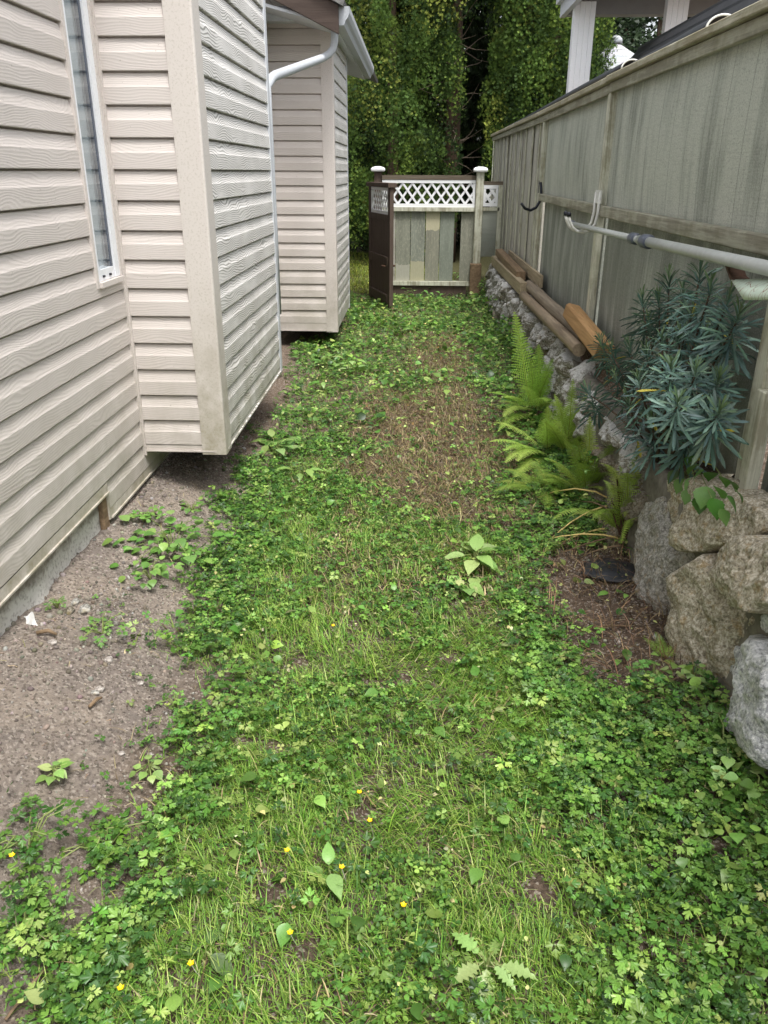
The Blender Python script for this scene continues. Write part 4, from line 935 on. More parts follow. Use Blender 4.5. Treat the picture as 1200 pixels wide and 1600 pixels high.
# ================================================================== GROUND COVER
LB = np.array([(0.2, -0.60), (0.9, -0.62), (1.06, -0.72), (1.28, -0.66), (1.45, -0.70), (1.62, -0.66), (1.88, -0.62), (2.1, -0.66), (2.3, -0.82), (2.5, -0.76), (2.8, -0.82), (3.24, -0.76), (3.6, -0.80), (4.0, -0.84), (5.0, -0.84), (6.1, -0.95), (7.2, -0.98), (8.6, -0.70), (9.5, -0.80), (16, -1.2)])
def xl(y): return np.interp(y, LB[:, 0], LB[:, 1])
def dirt_right(x, y):
    """bare patch below the ferns by the wall"""
    n = vnoise(x, y, 6, 41) - .5
    return sstep(1.25, 0.8, np.hypot((x - 0.79) / 0.25, (y - 2.56) / 0.58) + 0.5 * n)
def thatch(x, y):
    n = vnoise(x, y, 3.2, 42) - .5; n2 = vnoise(x, y, 11, 43) - .5
    a = sstep(1.3, 0.55, np.hypot((x - 0.14) / 0.46, (y - 4.45) / 1.40) + 0.75 * n + 0.5 * n2)
    b = 0.75 * sstep(1.3, 0.5, np.hypot((x - 0.30) / 0.36, (y - 6.7) / 1.2) + 0.7 * n + 0.5 * n2)
    c = 0.5 * sstep(1.3, 0.4, np.hypot((x - 0.04) / 0.42, (y - 3.05) / 0.50) + 0.9 * n + 0.6 * n2)
    return np.maximum(np.maximum(a, b), c)
HOLES = [gpt(u, v) for u, v in ((568, 1012), (632, 1064), (592, 1072), (766, 1186), (425, 1396), (565, 1276), (488, 1485), (845, 1392), (700, 1030), (470, 1040), (380, 1160), (560, 900), (650, 960), (430, 1170), (930, 1290), (1120, 1330))]
def holes(x, y):
    k = np.zeros_like(np.asarray(x, float))
    for i, h_ in enumerate(HOLES): k = np.maximum(k, sstep(1.25, 0.7, np.hypot((x - h_[0]) / (0.030 + 0.008 * (i % 3)), (y - h_[1]) / (0.026 + 0.008 * (i % 2))) + 0.6 * (vnoise(x, y, 40, 47) - .5)))
    return 1 - k
def in_green(x, y, soft=0.10):
    n = (vnoise(x, y, 5, 44) - .5) * 0.26 + (vnoise(x, y, 17, 45) - .5) * 0.14
    return sstep(-soft, soft, x - xl(y) + n) * (x < 0.93 + 0.02 * np.sin(y * 3)) * holes(x, y)
def scatter(n, x0, x1, y0, y1, dens):
    """random points kept with probability dens(x, y); spread evenly per square metre"""
    x = RNG.uniform(x0, x1, n); y = RNG.uniform(y0, y1, n)
    k = RNG.uniform(0, 1, n) < dens(x, y); return x[k], y[k]
def patchy(x, y, s, seed, lo=0.35, hi=0.65): return sstep(lo, hi, 0.65 * vnoise(x, y, s, seed) + 0.35 * vnoise(x, y, s * 3.1, seed + 1))
# ---- grass blades
def blades(x, y, lmin, lmax, wmin, wmax, cols, wts, flat=0.95):
    n = len(x); seg = 4; az = RNG.uniform(0, 2 * np.pi, n) ; L = RNG.uniform(lmin, lmax, n); W = RNG.uniform(wmin, wmax, n)
    az = az * 0.8 + 0.3 * (vnoise(x, y, 4, 50) * 9)     # neighbouring blades lean alike
    th0 = RNG.uniform(0.1, 0.8, n); bend = RNG.uniform(0.3, 1.5, n) * flat * 1.4
    z0 = gh(x, y) - 0.004
    px_, pz_ = np.zeros(n), np.zeros(n); V = np.zeros((n, seg + 1, 2, 3))
    sx, sy = -np.sin(az), np.cos(az); dx, dy = np.cos(az), np.sin(az)
    for i in range(seg + 1):
        t = i / seg; wv = W * (1 - t ** 1.6) * 0.5 + 0.0002
        for s_, sg in enumerate((-1, 1)):
            V[:, i, s_, 0] = x + dx * px_ + sg * sx * wv; V[:, i, s_, 1] = y + dy * px_ + sg * sy * wv; V[:, i, s_, 2] = z0 + pz_
        a = th0 + bend * t; px_ = px_ + np.sin(a) * L / seg; pz_ = pz_ + np.cos(a) * L / seg * np.where(a > 1.5, 0.6, 1)
    zmin = gh(V[..., 0], V[..., 1]) + 0.002; V[..., 2] = np.maximum(V[..., 2], zmin)
    q = np.array([[2 * i, 2 * i + 1, 2 * i + 3, 2 * i + 2] for i in range(seg)])
    F = (q[None] + (np.arange(n) * 2 * (seg + 1))[:, None, None]).reshape(-1, 4)
    return V.reshape(-1, 3), F, np.repeat(tints(n, cols, wts), 2 * (seg + 1), 0)
GREENS = [(144, 180, 76), (118, 162, 60), (168, 196, 94), (194, 206, 128), (94, 136, 52)]
def lawn_dens(x, y):
    b = in_green(x, y) * (1 - dirt_right(x, y)) * (1 - 0.84 * thatch(x, y))
    side = 1 - 0.75 * sstep(0.30, 0.55, x) - 0.55 * sstep(0.22, 0.02, x - xl(y))
    return b * side * (0.45 + 0.55 * patchy(x, y, 3.0, 60))
parts = []
x, y = scatter(95000, -0.9, 0.95, 0.80, 2.3, lawn_dens); parts.append(blades(x, y, 0.018, 0.060, 0.0014, 0.0030, GREENS, (4, 4, 3, 1.2, 3)))
x, y = scatter(60000, -0.9, 0.95, 2.3, 4.2, lawn_dens); parts.append(blades(x, y, 0.025, 0.068, 0.0020, 0.0038, GREENS, (4, 4, 3, 1.2, 3)))
x, y = scatter(50000, -1.0, 0.95, 4.2, 10.4, lambda a, b: 0.6 * lawn_dens(a, b)); parts.append(blades(x, y, 0.03, 0.07, 0.0026, 0.005, GREENS, (4, 4, 2, 0.8, 4)))
# scattered longer tufts
tx_ = RNG.uniform(-0.55, 0.60, 110); ty_ = RNG.uniform(0.85, 3.2, 110)
x = np.concatenate([RNG.normal(a, 0.03, 46) for a in tx_]); y = np.concatenate([RNG.normal(b, 0.03, 46) for b in ty_]); k = in_green(x, y) > 0.5
parts.append(blades(x[k], y[k], 0.05, 0.105, 0.0018, 0.0036, GREENS, (4, 3, 4, 2, 2), 0.75))
V, F, C = merge(parts)
tag(mass('grass', V, F, C, 'leaf'), 'short mown grass of the path, bright green with lusher tufts', 'grass', kind='stuff')
# ---- lawn behind the gate
x, y = scatter(26000, -3.0, 0.6, 10.9, 16.0, lambda a, b: np.ones_like(a)); V, F, C = blades(x, y, 0.05, 0.10, 0.006, 0.012, [(140, 150, 60), (120, 138, 50), (160, 164, 76)], (3, 3, 2))
tag(mass('lawn', V, F, C, 'leaf'), 'bright yellow green lawn beyond the open gate', 'lawn', kind='stuff')
# ---- dead grass and cut bits
STRAW = [(164, 146, 110), (136, 116, 88), (188, 174, 136), (106, 88, 66)]
parts = []
x, y = scatter(46000, -0.5, 0.75, 2.5, 8.2, lambda a, b: thatch(a, b) * 0.95); parts.append(blades(x, y, 0.03, 0.08, 0.0025, 0.005, STRAW + [(118, 128, 62)], (3, 4, 1.2, 4, 1.0), 1.5))
x, y = scatter(6500, -0.85, 0.9, 0.8, 4.5, lambda a, b: in_green(a, b) * (0.25 + 0.75 * patchy(a, b, 5, 66, .5, .7))); parts.append(blades(x, y, 0.025, 0.07, 0.0018, 0.0035, STRAW, (3, 2, 3, 1), 1.5))
x, y = scatter(5000, -0.9, 0.9, 4.5, 10, lambda a, b: in_green(a, b) * 0.6); parts.append(blades(x, y, 0.03, 0.08, 0.003, 0.005, STRAW, (3, 2, 3, 1), 1.5))
x, y = scatter(1500, 0.5, 1.0, 1.9, 3.6, lambda a, b: 0.2 + 0.6 * dirt_right(a, b)); parts.append(blades(x, y, 0.04, 0.16, 0.0015, 0.003, [(142, 116, 92), (170, 142, 108), (106, 82, 66)], (3, 2, 2), 1.5))
x, y = scatter(500, -1.2, -0.6, 0.8, 4.0, lambda a, b: 0.4 + 0 * a); parts.append(blades(x, y, 0.02, 0.06, 0.0015, 0.003, STRAW, (3, 2, 3, 1), 1.5))
V, F, C = merge(parts); V[:, 2] += 0.012
tag(mass('dead_grass', V, F, C, 'straw'), 'straw coloured dead grass and clippings in the worn middle of the path', 'dead grass', kind='stuff')
# ---- leaf shapes
def buttercup():
    """three stalked leaflets, each cut into three toothed lobes"""
    lobe = [(-62, .30), (-56, .66), (-46, .60), (-40, .80), (-30, .70), (-22, .46), (-15, .86), (-9, .80), (0, 1.0), (9, .80), (15, .86), (22, .46), (30, .70), (40, .80), (46, .60), (56, .66), (62, .30)]
    T = []; F = []
    for c, sc, off in ((-82, .62, .16), (0, .70, .30), (82, .62, .16)):
        t = R(c); bx, by = off * math.sin(t), off * math.cos(t); b = len(T); T.append((bx * 0.9, by * 0.9, 0.0))
        for i, (a, r) in enumerate(lobe):
            q = R(c + a); x_, y_ = bx + sc * r * math.sin(q), by + sc * r * math.cos(q); rr2 = math.hypot(x_, y_)
            T.append((x_, y_, -0.24 * rr2 * rr2 + 0.06 * math.cos(a / 62 * 9.4) * r + (0.03 if i % 2 else -0.03)))
        F += [(b, b + k + 2, b + k + 1) for k in range(len(lobe) - 1)]
        k = len(T); T += [(-0.02 * math.cos(t), 0.02 * math.sin(t), 0), (0.02 * math.cos(t), -0.02 * math.sin(t), 0)]; F.append((k, k + 1, b))
    return np.array(T), np.array(F)
def oval(n=9, wd=0.42, tooth=0.0, tip=1.0):
    T = [(0, 0, 0)]; F = []
    for i in range(1, n):
        t = i / n; w_ = wd * math.sin(math.pi * t ** 0.8) * (1 - 0.25 * t) * (1 + tooth * (1 if i % 2 else -1)); zb = 0.20 * t - 0.42 * t * t
        T += [(-w_, t * tip, zb + 0.10 * w_), (0, t * tip, zb - 0.03), (w_, t * tip, zb + 0.10 * w_)]
    T.append((0, 1.0 * tip, -0.24)); e = len(T) - 1
    F += [(0, 2, 1), (0, 3, 2)]
    for i in range(n - 2):
        b = 1 + 3 * i
        F += [(b, b + 1, b + 4), (b, b + 4, b + 3), (b + 1, b + 2, b + 5), (b + 1, b + 5, b + 4)]
    b = 1 + 3 * (n - 2); F += [(b, b + 1, e), (b + 1, b + 2, e)]
    return np.array(T), np.array(F)
def clover():
    T = []; F = []
    for c in (0, 120, 240):
        b = len(T); T.append((0, 0, 0))
        for a, r in ((-38, .55), (-30, .9), (-12, 1.0), (0, .93), (12, 1.0), (30, .9), (38, .55)):
            t = R(c + a); T.append((r * math.sin(t), r * math.cos(t), 0.12 - 0.2 * r * r + 0.1 * abs(a) / 38))
        F += [(b, b + k + 2, b + k + 1) for k in range(6)]
    return np.array(T), np.array(F)
BUT, OVL, CLO, TOO = buttercup(), oval(), clover(), oval(12, 0.40, 0.10)
def leaves(x, y, tpl, smin, smax, hmin, hmax, tilt, cols, wts, var=0.22):
    n = len(x); hh = RNG.uniform(hmin, hmax, n); z = gh(x, y) + hh
    s = RNG.uniform(smin, smax, n) * (0.8 + 0.4 * hh / max(hmax, 1e-6))
    V, F = inst(tpl[0], tpl[1], np.stack([x, y, z], 1), rotz_tilt(RNG.uniform(0, 6.283, n), np.abs(RNG.normal(0, tilt, n)).clip(0, 1.2), RNG.uniform(0, 6.283, n)), s)
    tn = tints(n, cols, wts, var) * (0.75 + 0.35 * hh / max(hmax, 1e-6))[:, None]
    return V, F, np.repeat(tn, len(tpl[0]), 0)
BG = [(112, 154, 66), (90, 132, 54), (138, 174, 82), (170, 194, 104), (66, 104, 46)]
def but_dens(x, y):
    d = in_green(x, y, 0.07) * (1 - dirt_right(x, y)) * (1 - 0.82 * thatch(x, y))
    edge = sstep(0.30, 0.05, x - xl(y)); right = sstep(0.25, 0.5, x + 0.10 * (vnoise(x, y, 4, 71) - .5)); far = sstep(3.2, 5.5, y)
    base = 0.20 * patchy(x, y, 3.3, 72, 0.45, 0.65)
    return d * np.clip(np.maximum.reduce([edge, right, 0.62 * far, base]) * (0.45 + 0.55 * patchy(x, y, 4, 73, .3, .55)), 0, 1)
parts = []
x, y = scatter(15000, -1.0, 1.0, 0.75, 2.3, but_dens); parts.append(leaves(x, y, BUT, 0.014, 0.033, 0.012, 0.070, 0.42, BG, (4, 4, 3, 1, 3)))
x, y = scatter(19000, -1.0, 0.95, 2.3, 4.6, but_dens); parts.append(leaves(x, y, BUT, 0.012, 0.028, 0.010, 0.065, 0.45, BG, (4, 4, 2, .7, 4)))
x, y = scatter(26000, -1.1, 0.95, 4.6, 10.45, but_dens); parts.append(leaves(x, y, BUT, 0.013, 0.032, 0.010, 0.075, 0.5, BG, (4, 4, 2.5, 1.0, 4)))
x, y = scatter(1500, -1.15, -0.5, 0.9, 4.6, lambda a, b: (1 - in_green(a, b)) * sstep(-0.30, -0.02, a - xl(b)) * patchy(a, b, 6, 75, .45, .6)); parts.append(leaves(x, y, BUT, 0.010, 0.022, 0.006, 0.035, 0.45, BG, (4, 4, 2, .7, 3)))
V, F, C = merge(parts)
tag(mass('buttercup_leaves', V, F, C, 'leaf_gloss'), 'lobed creeping buttercup leaves spreading along both path edges', 'weeds', kind='stuff')
parts = []
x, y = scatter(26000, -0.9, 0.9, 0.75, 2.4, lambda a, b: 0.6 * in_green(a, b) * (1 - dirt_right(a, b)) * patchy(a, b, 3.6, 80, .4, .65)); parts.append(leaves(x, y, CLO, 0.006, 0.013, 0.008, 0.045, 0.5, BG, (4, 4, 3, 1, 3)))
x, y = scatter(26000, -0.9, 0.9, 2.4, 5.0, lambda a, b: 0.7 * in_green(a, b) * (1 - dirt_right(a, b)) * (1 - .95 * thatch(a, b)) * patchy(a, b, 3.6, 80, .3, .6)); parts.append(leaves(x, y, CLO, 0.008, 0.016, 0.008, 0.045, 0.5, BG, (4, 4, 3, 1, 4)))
V, F, C = merge(parts)
tag(mass('clover', V, F, C, 'leaf'), 'small clover leaves mixed through the mown grass', 'clover', kind='stuff')
parts = []
x, y = scatter(1100, -0.8, 0.9, 0.8, 4.5, lambda a, b: in_green(a, b) * 0.5); parts.append(leaves(x, y, OVL, 0.018, 0.042, 0.012, 0.05, 0.6, BG + [(170, 186, 120)], (4, 3, 3, 2, 1, 1)))
x, y = scatter(5200, -1.05, 0.9, 4.6, 10.3, lambda a, b: in_green(a, b) * (1 - .9 * thatch(a, b)) * patchy(a, b, 2.5, 85)); parts.append(leaves(x, y, OVL, 0.025, 0.062, 0.02, 0.09, 0.55, BG, (4, 3, 4, 2, 3)))
x, y = scatter(200, 0.60, 1.0, 0.9, 2.2, lambda a, b: patchy(a, b, 5, 88)); parts.append(leaves(x, y, oval(9, 0.55, 0, 0.9), 0.018, 0.036, 0.02, 0.08, 0.45, [(146, 180, 90), (120, 160, 72)], (2, 2)))
x, y = scatter(2600, 0.79, 0.90, 3.3, 10.3, lambda a, b: patchy(a, b, 2.2, 92, .4, .6)); parts.append(leaves(x, y, OVL, 0.014, 0.034, 0.02, 0.26, 0.7, BG, (4, 4, 2, 1, 4)))
V, F, C = merge(parts)
tag(mass('broadleaf_weeds', V, F, C, 'leaf_gloss'), 'assorted oval weed leaves among the buttercups and on the far path', 'weeds', kind='stuff')
parts = []
x, y = scatter(1800, -0.85, 0.9, 0.8, 4.5, lambda a, b: in_green(a, b) * 0.5); parts.append(leaves(x, y, OVL, 0.005, 0.017, 0.014, 0.045, 1.0, [(206, 204, 140), (208, 200, 160), (164, 146, 100), (186, 200, 126)], (2, 1, 1.2, 3)))
x, y = scatter(2600, -0.9, 0.9, 4.5, 10.2, lambda a, b: in_green(a, b) * 0.5); parts.append(leaves(x, y, OVL, 0.010, 0.026, 0.02, 0.08, 1.0, [(196, 190, 130), (150, 120, 80), (176, 190, 120)], (2, 2, 3)))
V, F, C = merge(parts)
tag(mass('cut_leaves', V, F, C, 'straw'), 'pale dried and yellowing bits of cut leaf strewn on the lawn', 'leaf litter', kind='stuff')
# ---- gravel on the bare soil
def icos():
    t = (1 + 5 ** .5) / 2; v = np.array([(-1, t, 0), (1, t, 0), (-1, -t, 0), (1, -t, 0), (0, -1, t), (0, 1, t), (0, -1, -t), (0, 1, -t), (t, 0, -1), (t, 0, 1), (-t, 0, -1), (-t, 0, 1)], float); v /= np.linalg.norm(v[0])
    f = np.array([(0, 11, 5), (0, 5, 1), (0, 1, 7), (0, 7, 10), (0, 10, 11), (1, 5, 9), (5, 11, 4), (11, 10, 2), (10, 7, 6), (7, 1, 8), (3, 9, 4), (3, 4, 2), (3, 2, 6), (3, 6, 8), (3, 8, 9), (4, 9, 5), (2, 4, 11), (6, 2, 10), (8, 6, 7), (9, 8, 1)])
    return v, f
ICO = icos()
def pebbles(x, y, smin, smax):
    n = len(x); s = smin + (smax - smin) * RNG.uniform(0, 1, n) ** 3; s3 = s[:, None] * RNG.uniform(0.6, 1.25, (n, 3))
    V, F = inst(ICO[0], ICO[1], np.stack([x, y, gh(x, y) + 0.2 * s], 1), rotz_tilt(RNG.uniform(0, 6.28, n), RNG.uniform(0, 1.5, n), RNG.uniform(0, 6.28, n)), s3)
    return V, F, np.repeat(tints(n, [(150, 140, 130), (128, 117, 108), (178, 170, 162), (112, 102, 94)], (4, 4, 1.4, 1.5), 0.15), 12, 0)
def soil_d(x, y): return (1 - in_green(x, y, 0.05)) * (0.35 + 0.65 * patchy(x, y, 3, 90))
parts = []
x, y = scatter(26000, -1.25, -0.5, 0.8, 5.0, soil_d); parts.append(pebbles(x, y, 0.0010, 0.0055))
x, y = scatter(2600, -1.25, -0.92, 1.5, 4.2, soil_d); parts.append(pebbles(x, y, 0.002, 0.011))
x, y = scatter(2500, 0.5, 1.0, 1.9, 3.4, lambda a, b: dirt_right(a, b) * 0.7); parts.append(pebbles(x, y, 0.0012, 0.007))
x, y = scatter(2500, -0.4, 0.8, 3.2, 7.0, lambda a, b: thatch(a, b) * 0.6); parts.append(pebbles(x, y, 0.002, 0.010))
V, F, C = merge(parts)
tag(mass('gravel', V, F, C, 'straw', smooth=False), 'fine gravel and crumbs of soil on the bare ground', 'gravel', kind='stuff')

# ================================================================== SINGLE STONES, SCRAPS, FLOWERS
def rock(name, u, v, r, mat, seed, label, cat='stone', group=None, squash=0.65):
    p = gpt(u, v); vs, fs = ICO; import bmesh
    bm = bmesh.new(); bmesh.ops.create_icosphere(bm, subdivisions=3, radius=1.0)
    for q in bm.verts:
        d = q.co.normalized(); k = 1 + 0.35 * mnoise.noise(d * 1.3 + Vector((seed * 3.7, 0, 0))) + 0.14 * mnoise.noise(d * 3.5 + Vector((0, seed * 2.1, 0)))
        q.co = Vector((d.x * r * k * (1 + 0.3 * math.sin(seed)), d.y * r * k, d.z * r * k * squash))
    me = bpy.data.meshes.new(name); bm.to_mesh(me); bm.free(); me.materials.append(M[mat]); me.polygons.foreach_set('use_smooth', [True] * len(me.polygons))
    o = link_obj(name, me); o.location = (p[0], p[1], p[2] + r * squash * 0.35); return tag(o, label, cat, group)
for i, (u, v, r, mat, lb) in enumerate(((170, 1032, 0.013, 'pebble', 'cream pebble on bare soil near the weed edge'), (155, 1078, 0.012, 'pebble', 'light pebble beside a greenish one on the bare soil'), (148, 1083, 0.010, 'stone_grey', 'small greenish grey pebble on the bare soil'),
        (220, 1068, 0.010, 'pebble', 'pale pebble right of the two touching pebbles'), (133, 955, 0.026, 'stone_grey', 'rounded grey stone lying below the foundation'), (118, 943, 0.018, 'stone_grey', 'small grey stone uphill of the rounded one'),
        (108, 957, 0.020, 'stone_dark', 'dark stone left of the rounded grey one'), (82, 1005, 0.012, 'pebble', 'whitish pebble below the plastic scrap'), (190, 1178, 0.008, 'pebble', 'tiny round pebble in the middle of the bare soil'),
        (235, 1180, 0.008, 'pebble', 'tiny pale pebble near the grassy corner'), (1165, 1358, 0.030, 'stone_dark', 'reddish grey stone sitting among weeds below the wall'), (965, 1003, 0.015, 'pebble', 'white pebble on the dirt patch by the small fern'), (1027, 997, 0.016, 'stone_white', 'pale pebble at the foot of the wall stones'))):
    rock('pebble', u, v, r, mat, i, lb, 'stone', 'loose stones on the soil')
t = rock('ground_cloth', 955, 893, 0.095, 'black_plastic', 77, 'black sheet of weed cloth showing through the dirt by the wall', 'weed cloth', None, 0.16)
p = gpt(52, 970); m_ = MB(); vs = []
for i in range(8):
    t = i / 7; vs += [(p[0] - 0.022 + 0.05 * t, p[1] + 0.014 - 0.03 * t + 0.012 * math.sin(t * 5), p[2] + 0.008 + 0.016 * math.sin(t * 4)), (p[0] - 0.026 + 0.034 * t + 0.004 * math.sin(t * 9), p[1] - 0.004 - 0.034 * t, p[2] + 0.006 + 0.010 * math.cos(t * 5))]
m_.add(vs, [(2 * i, 2 * i + 2, 2 * i + 3, 2 * i + 1) for i in range(7)]); M['scrap_plastic'] = m_flat('dirty_white_plastic', lin((188, 186, 182)), 0.5, 0.12, 60, 0.1)
o = m_.build('plastic_scrap', 'scrap_plastic'); o.modifiers.new('thickness', 'SOLIDIFY').thickness = 0.002
tag(o, 'curled white plastic scrap on the soil by the foundation', 'scrap')
for (u, v, u2, v2, r, lb) in ((58, 994, 90, 999, 0.006, 'orange brown splinter of wood below the plastic scrap'), (140, 1110, 160, 1098, 0.005, 'short brown twig on the bare soil'), (905, 990, 985, 985, 0.004, 'bent twig on the dirt patch near the stone wall'), (10, 1600, 85, 1510, 0.003, 'long thin stem lying at the lower corner'), (1062, 1135, 1082, 1128, 0.006, 'stubby twig among weeds below the white stone')):
    a, b = gpt(u, v), gpt(u2, v2); a[2] += 0.012; b[2] += 0.018; mid = (a + b) / 2 + np.array([0.004, 0.006, 0.008])
    tag(MB().tube([a, mid, b], [r, r * 1.1, r * 0.7], 7).build('twig', 'timber', smooth=True), lb, 'twig', 'twigs and wood bits on the ground')
for i, (u, v) in enumerate(((521, 998), (562, 1268), (578, 1318), (455, 1485), (630, 1447), (535, 1392), (302, 1534), (195, 1578), (28, 1375), (450, 1355))):
    p = gpt(u, v); z = p[2] + 0.05 + 0.01 * (i % 3); e = empty('buttercup_flower', (p[0], p[1], p[2]), 'small yellow buttercup flower open among the grass', 'flower', 'yellow buttercup flowers on the path')
    m_ = MB(); rs = 0.0066
    for k in range(5):
        a = 2 * math.pi * k / 5 + i; b_ = a + 0.62; c_ = a - 0.62
        m_.add([(p[0], p[1], z), (p[0] + rs * .8 * math.cos(c_), p[1] + rs * .8 * math.sin(c_), z + 0.004), (p[0] + rs * 1.15 * math.cos(a), p[1] + rs * 1.15 * math.sin(a), z + 0.006), (p[0] + rs * .8 * math.cos(b_), p[1] + rs * .8 * math.sin(b_), z + 0.004)], [(0, 1, 2, 3)])
    m_.build('petals', 'petal', e)
    MB().tube([(p[0] + 0.01, p[1] + 0.012, p[2]), (p[0] + 0.006, p[1] + 0.004, (p[2] + z) / 2), (p[0], p[1], z)], 0.001, 5).build('stem', M['post_wood'], e)

# ================================================================== PLANTS
def plant_mesh(name, parts, mat, parent): V, F, C = merge(parts); return mass(name, V, F, C, mat, parent)
def frond(base, d, L, width, arch, cols, stalk=0.25, side=None):
    """fern frond: returns V, F(4), C; d is the start direction, arch bends it down"""
    p = np.array(base, float); d = np.array(d, float); d /= np.linalg.norm(d); d0 = d.copy(); n = 40; pts = [p.copy()]; ds = [d.copy()]
    for i in range(n):
        d = d + np.array([0, 0, -arch / n * (0.3 + 1.4 * i / n)]); d /= np.linalg.norm(d); p = p + d * L / n; pts.append(p.copy()); ds.append(d.copy())
    sv = np.cross(d0, [0, 0, 1.0]); a_ = random.uniform(-0.7, 0.7)
    if np.linalg.norm(sv) < 0.55: sv = np.array([math.cos(a_), math.sin(a_), 0.0])
    V = []; F = []; C = []
    up = np.array([0, 0, 1.0]); col = np.array(lin(random.choice(cols))[:3]); col = col * random.uniform(0.8, 1.2)
    def quad(a, b, c, e, cc):
        k = len(V); V.extend([a, b, c, e]); F.append((k, k + 1, k + 2, k + 3)); C.extend([cc] * 4)
    for i in range(n):
        t = i / n; s = sv; s = s / (np.linalg.norm(s) + 1e-9); nr = np.cross(s, ds[i])
        rw_ = 0.0022 * (1 - 0.8 * t); cc = np.array(lin((128, 126, 60))[:3]) if t > stalk * .6 else np.array(lin((110, 78, 48))[:3])
        quad(pts[i] - s * rw_, pts[i] + s * rw_, pts[i + 1] + s * rw_, pts[i + 1] - s * rw_, cc)
        if t < stalk: continue
        q = (t - stalk) / (1 - stalk); pl_ = width * (min(1, q * 4 + 0.45)) * (1 - q) ** 0.75 * random.uniform(0.9, 1.08)
        for sg in (-1, 1):
            pd = s * sg + ds[i] * 0.42 - nr * 0.05; pd /= np.linalg.norm(pd); pn = 7; drop = random.uniform(0.05, 0.25)
            sp = L / n * 1.25
            for j in range(pn):
                u0 = j / pn; c0 = pts[i] + pd * pl_ * u0 - up * drop * pl_ * u0 * u0; u1 = (j + 0.95) / pn; c1 = pts[i] + pd * pl_ * u1 - up * drop * pl_ * u1 * u1
                wv = sp * 1.25 * (1 - u0 * 0.8)
                quad(c0, c0 + ds[i] * wv * 0.5 + pd * pl_ / pn * 0.35, c1, c0 - ds[i] * wv * 0.5 + pd * pl_ / pn * 0.35, col * (0.85 + 0.3 * random.random()))
    return np.array(V), np.array(F), np.array(C)
FG = [(176, 212, 96), (160, 200, 84), (194, 220, 110)]
FD = [(160, 188, 82), (142, 172, 72), (178, 198, 92)]
def fern(loc, fr, label, cols, extra=None):
    e = empty('fern', loc, label, 'fern', 'ferns along the stone wall')
    for d, L, wd, arch in fr:
        V, F, C = frond((loc[0] + random.uniform(-.03, .03), loc[1] + random.uniform(-.03, .03), loc[2]), d, L, wd, arch, cols)
        mass('frond', V, F, C, 'leaf', e, smooth=False)
    return e
g = lambda x, y: float(gh(x, y))
def along(base, u, v, Y, lift=0.35):
    """start direction of a frond whose tip is seen at (u, v) at depth Y"""
    q = atY(u, v, Y); d = q - np.array(base); L = np.linalg.norm(d); d = d / L; d[2] += lift; return tuple(d), L * 1.08
def fern_to(bx, by, tips, label, cols, wd, lift=0.35, arch=0.9):
    base = (bx, by, g(bx, by) - 0.01); fr = []
    tips = list(tips) + [(u + random.uniform(-26, 26), v + random.uniform(-12, 34), Y + random.uniform(-.15, .15)) for u, v, Y in tips if v > 540]
    for u, v, Y in tips:
        d, L = along(base, u, v, Y, lift); fr.append((d, L, wd * random.uniform(.85, 1.1), arch * (0.45 if v < 540 else 1)))
    return fern(base, fr, label, cols)
fern_to(0.80, 5.05, [(806, 500, 4.95), (836, 545, 5.0), (862, 575, 4.9), (770, 612, 4.9), (790, 650, 4.6), (770, 640, 5.3), (848, 625, 4.6), (820, 600, 4.7)], 'tall bright yellow green fern with one upright frond beside the wall', FG, 0.105)
fern_to(0.76, 4.3, [(772, 660, 4.3), (790, 700, 4.0), (850, 640, 4.2), (880, 660, 4.1), (815, 720, 3.9), (905, 640, 4.2)], 'spreading light green fern in front of the tall one', FG, 0.10)
fern_to(0.86, 3.65, [(880, 690, 3.6), (920, 660, 3.6), (958, 690, 3.5), (850, 740, 3.5), (940, 740, 3.4), (905, 720, 3.5)], 'ragged green fern with brown stalks left of the blue green shrub', FD, 0.085)
fern_to(0.70, 3.75, [(800, 760, 3.7), (830, 720, 3.8), (790, 730, 3.9), (860, 770, 3.5), (880, 750, 3.6)], 'low green fern among weeds at the wall foot, nearest the worn ground', FD, 0.08)
fern_to(0.88, 4.2, [(900, 600, 4.2), (930, 640, 4.1), (870, 620, 4.3), (860, 660, 4.1), (940, 670, 3.9)], 'feathery fern leaning on the pale wall stones behind the shrub tips', FD, 0.085)
fc = fern_to(0.93, 3.1, [(985, 720, 3.05), (1010, 735, 3.0), (965, 750, 3.0), (1020, 760, 2.95), (945, 790, 2.9), (990, 790, 2.95), (860, 790, 3.1), (1000, 700, 3.1), (975, 735, 3.1)], 'fern with red brown stalks below the blue green shrub', FD, 0.075, 0.9, 2.2)
V = []; parts = []
for i in range(26):
    a = (0.93 + random.uniform(-.04, .03), 3.08 + random.uniform(-.05, .05), g(0.93, 3.08) - 0.01); q = atY(random.uniform(955, 1012), random.uniform(740, 800), 3.05)
    m_ = MB() if i == 0 else m_; m_.tube([a, tuple((np.array(a) + q) / 2 + np.array([random.uniform(-.02, .02), 0, 0.02])), tuple(q)], [0.0046, 0.004, 0.0026], 5)
m_.build('stalks', 'rust', fc)
M['straw_stem'] = m_flat('yellow_straw_stem', lin((214, 190, 122)), 0.7, 0.2, 30, 0.1)
sw = empty('straw_stems', (0.80, 3.1, g(0.80, 3.1)), 'fallen yellow straw stems of last year at the fern foot', 'dry stems')
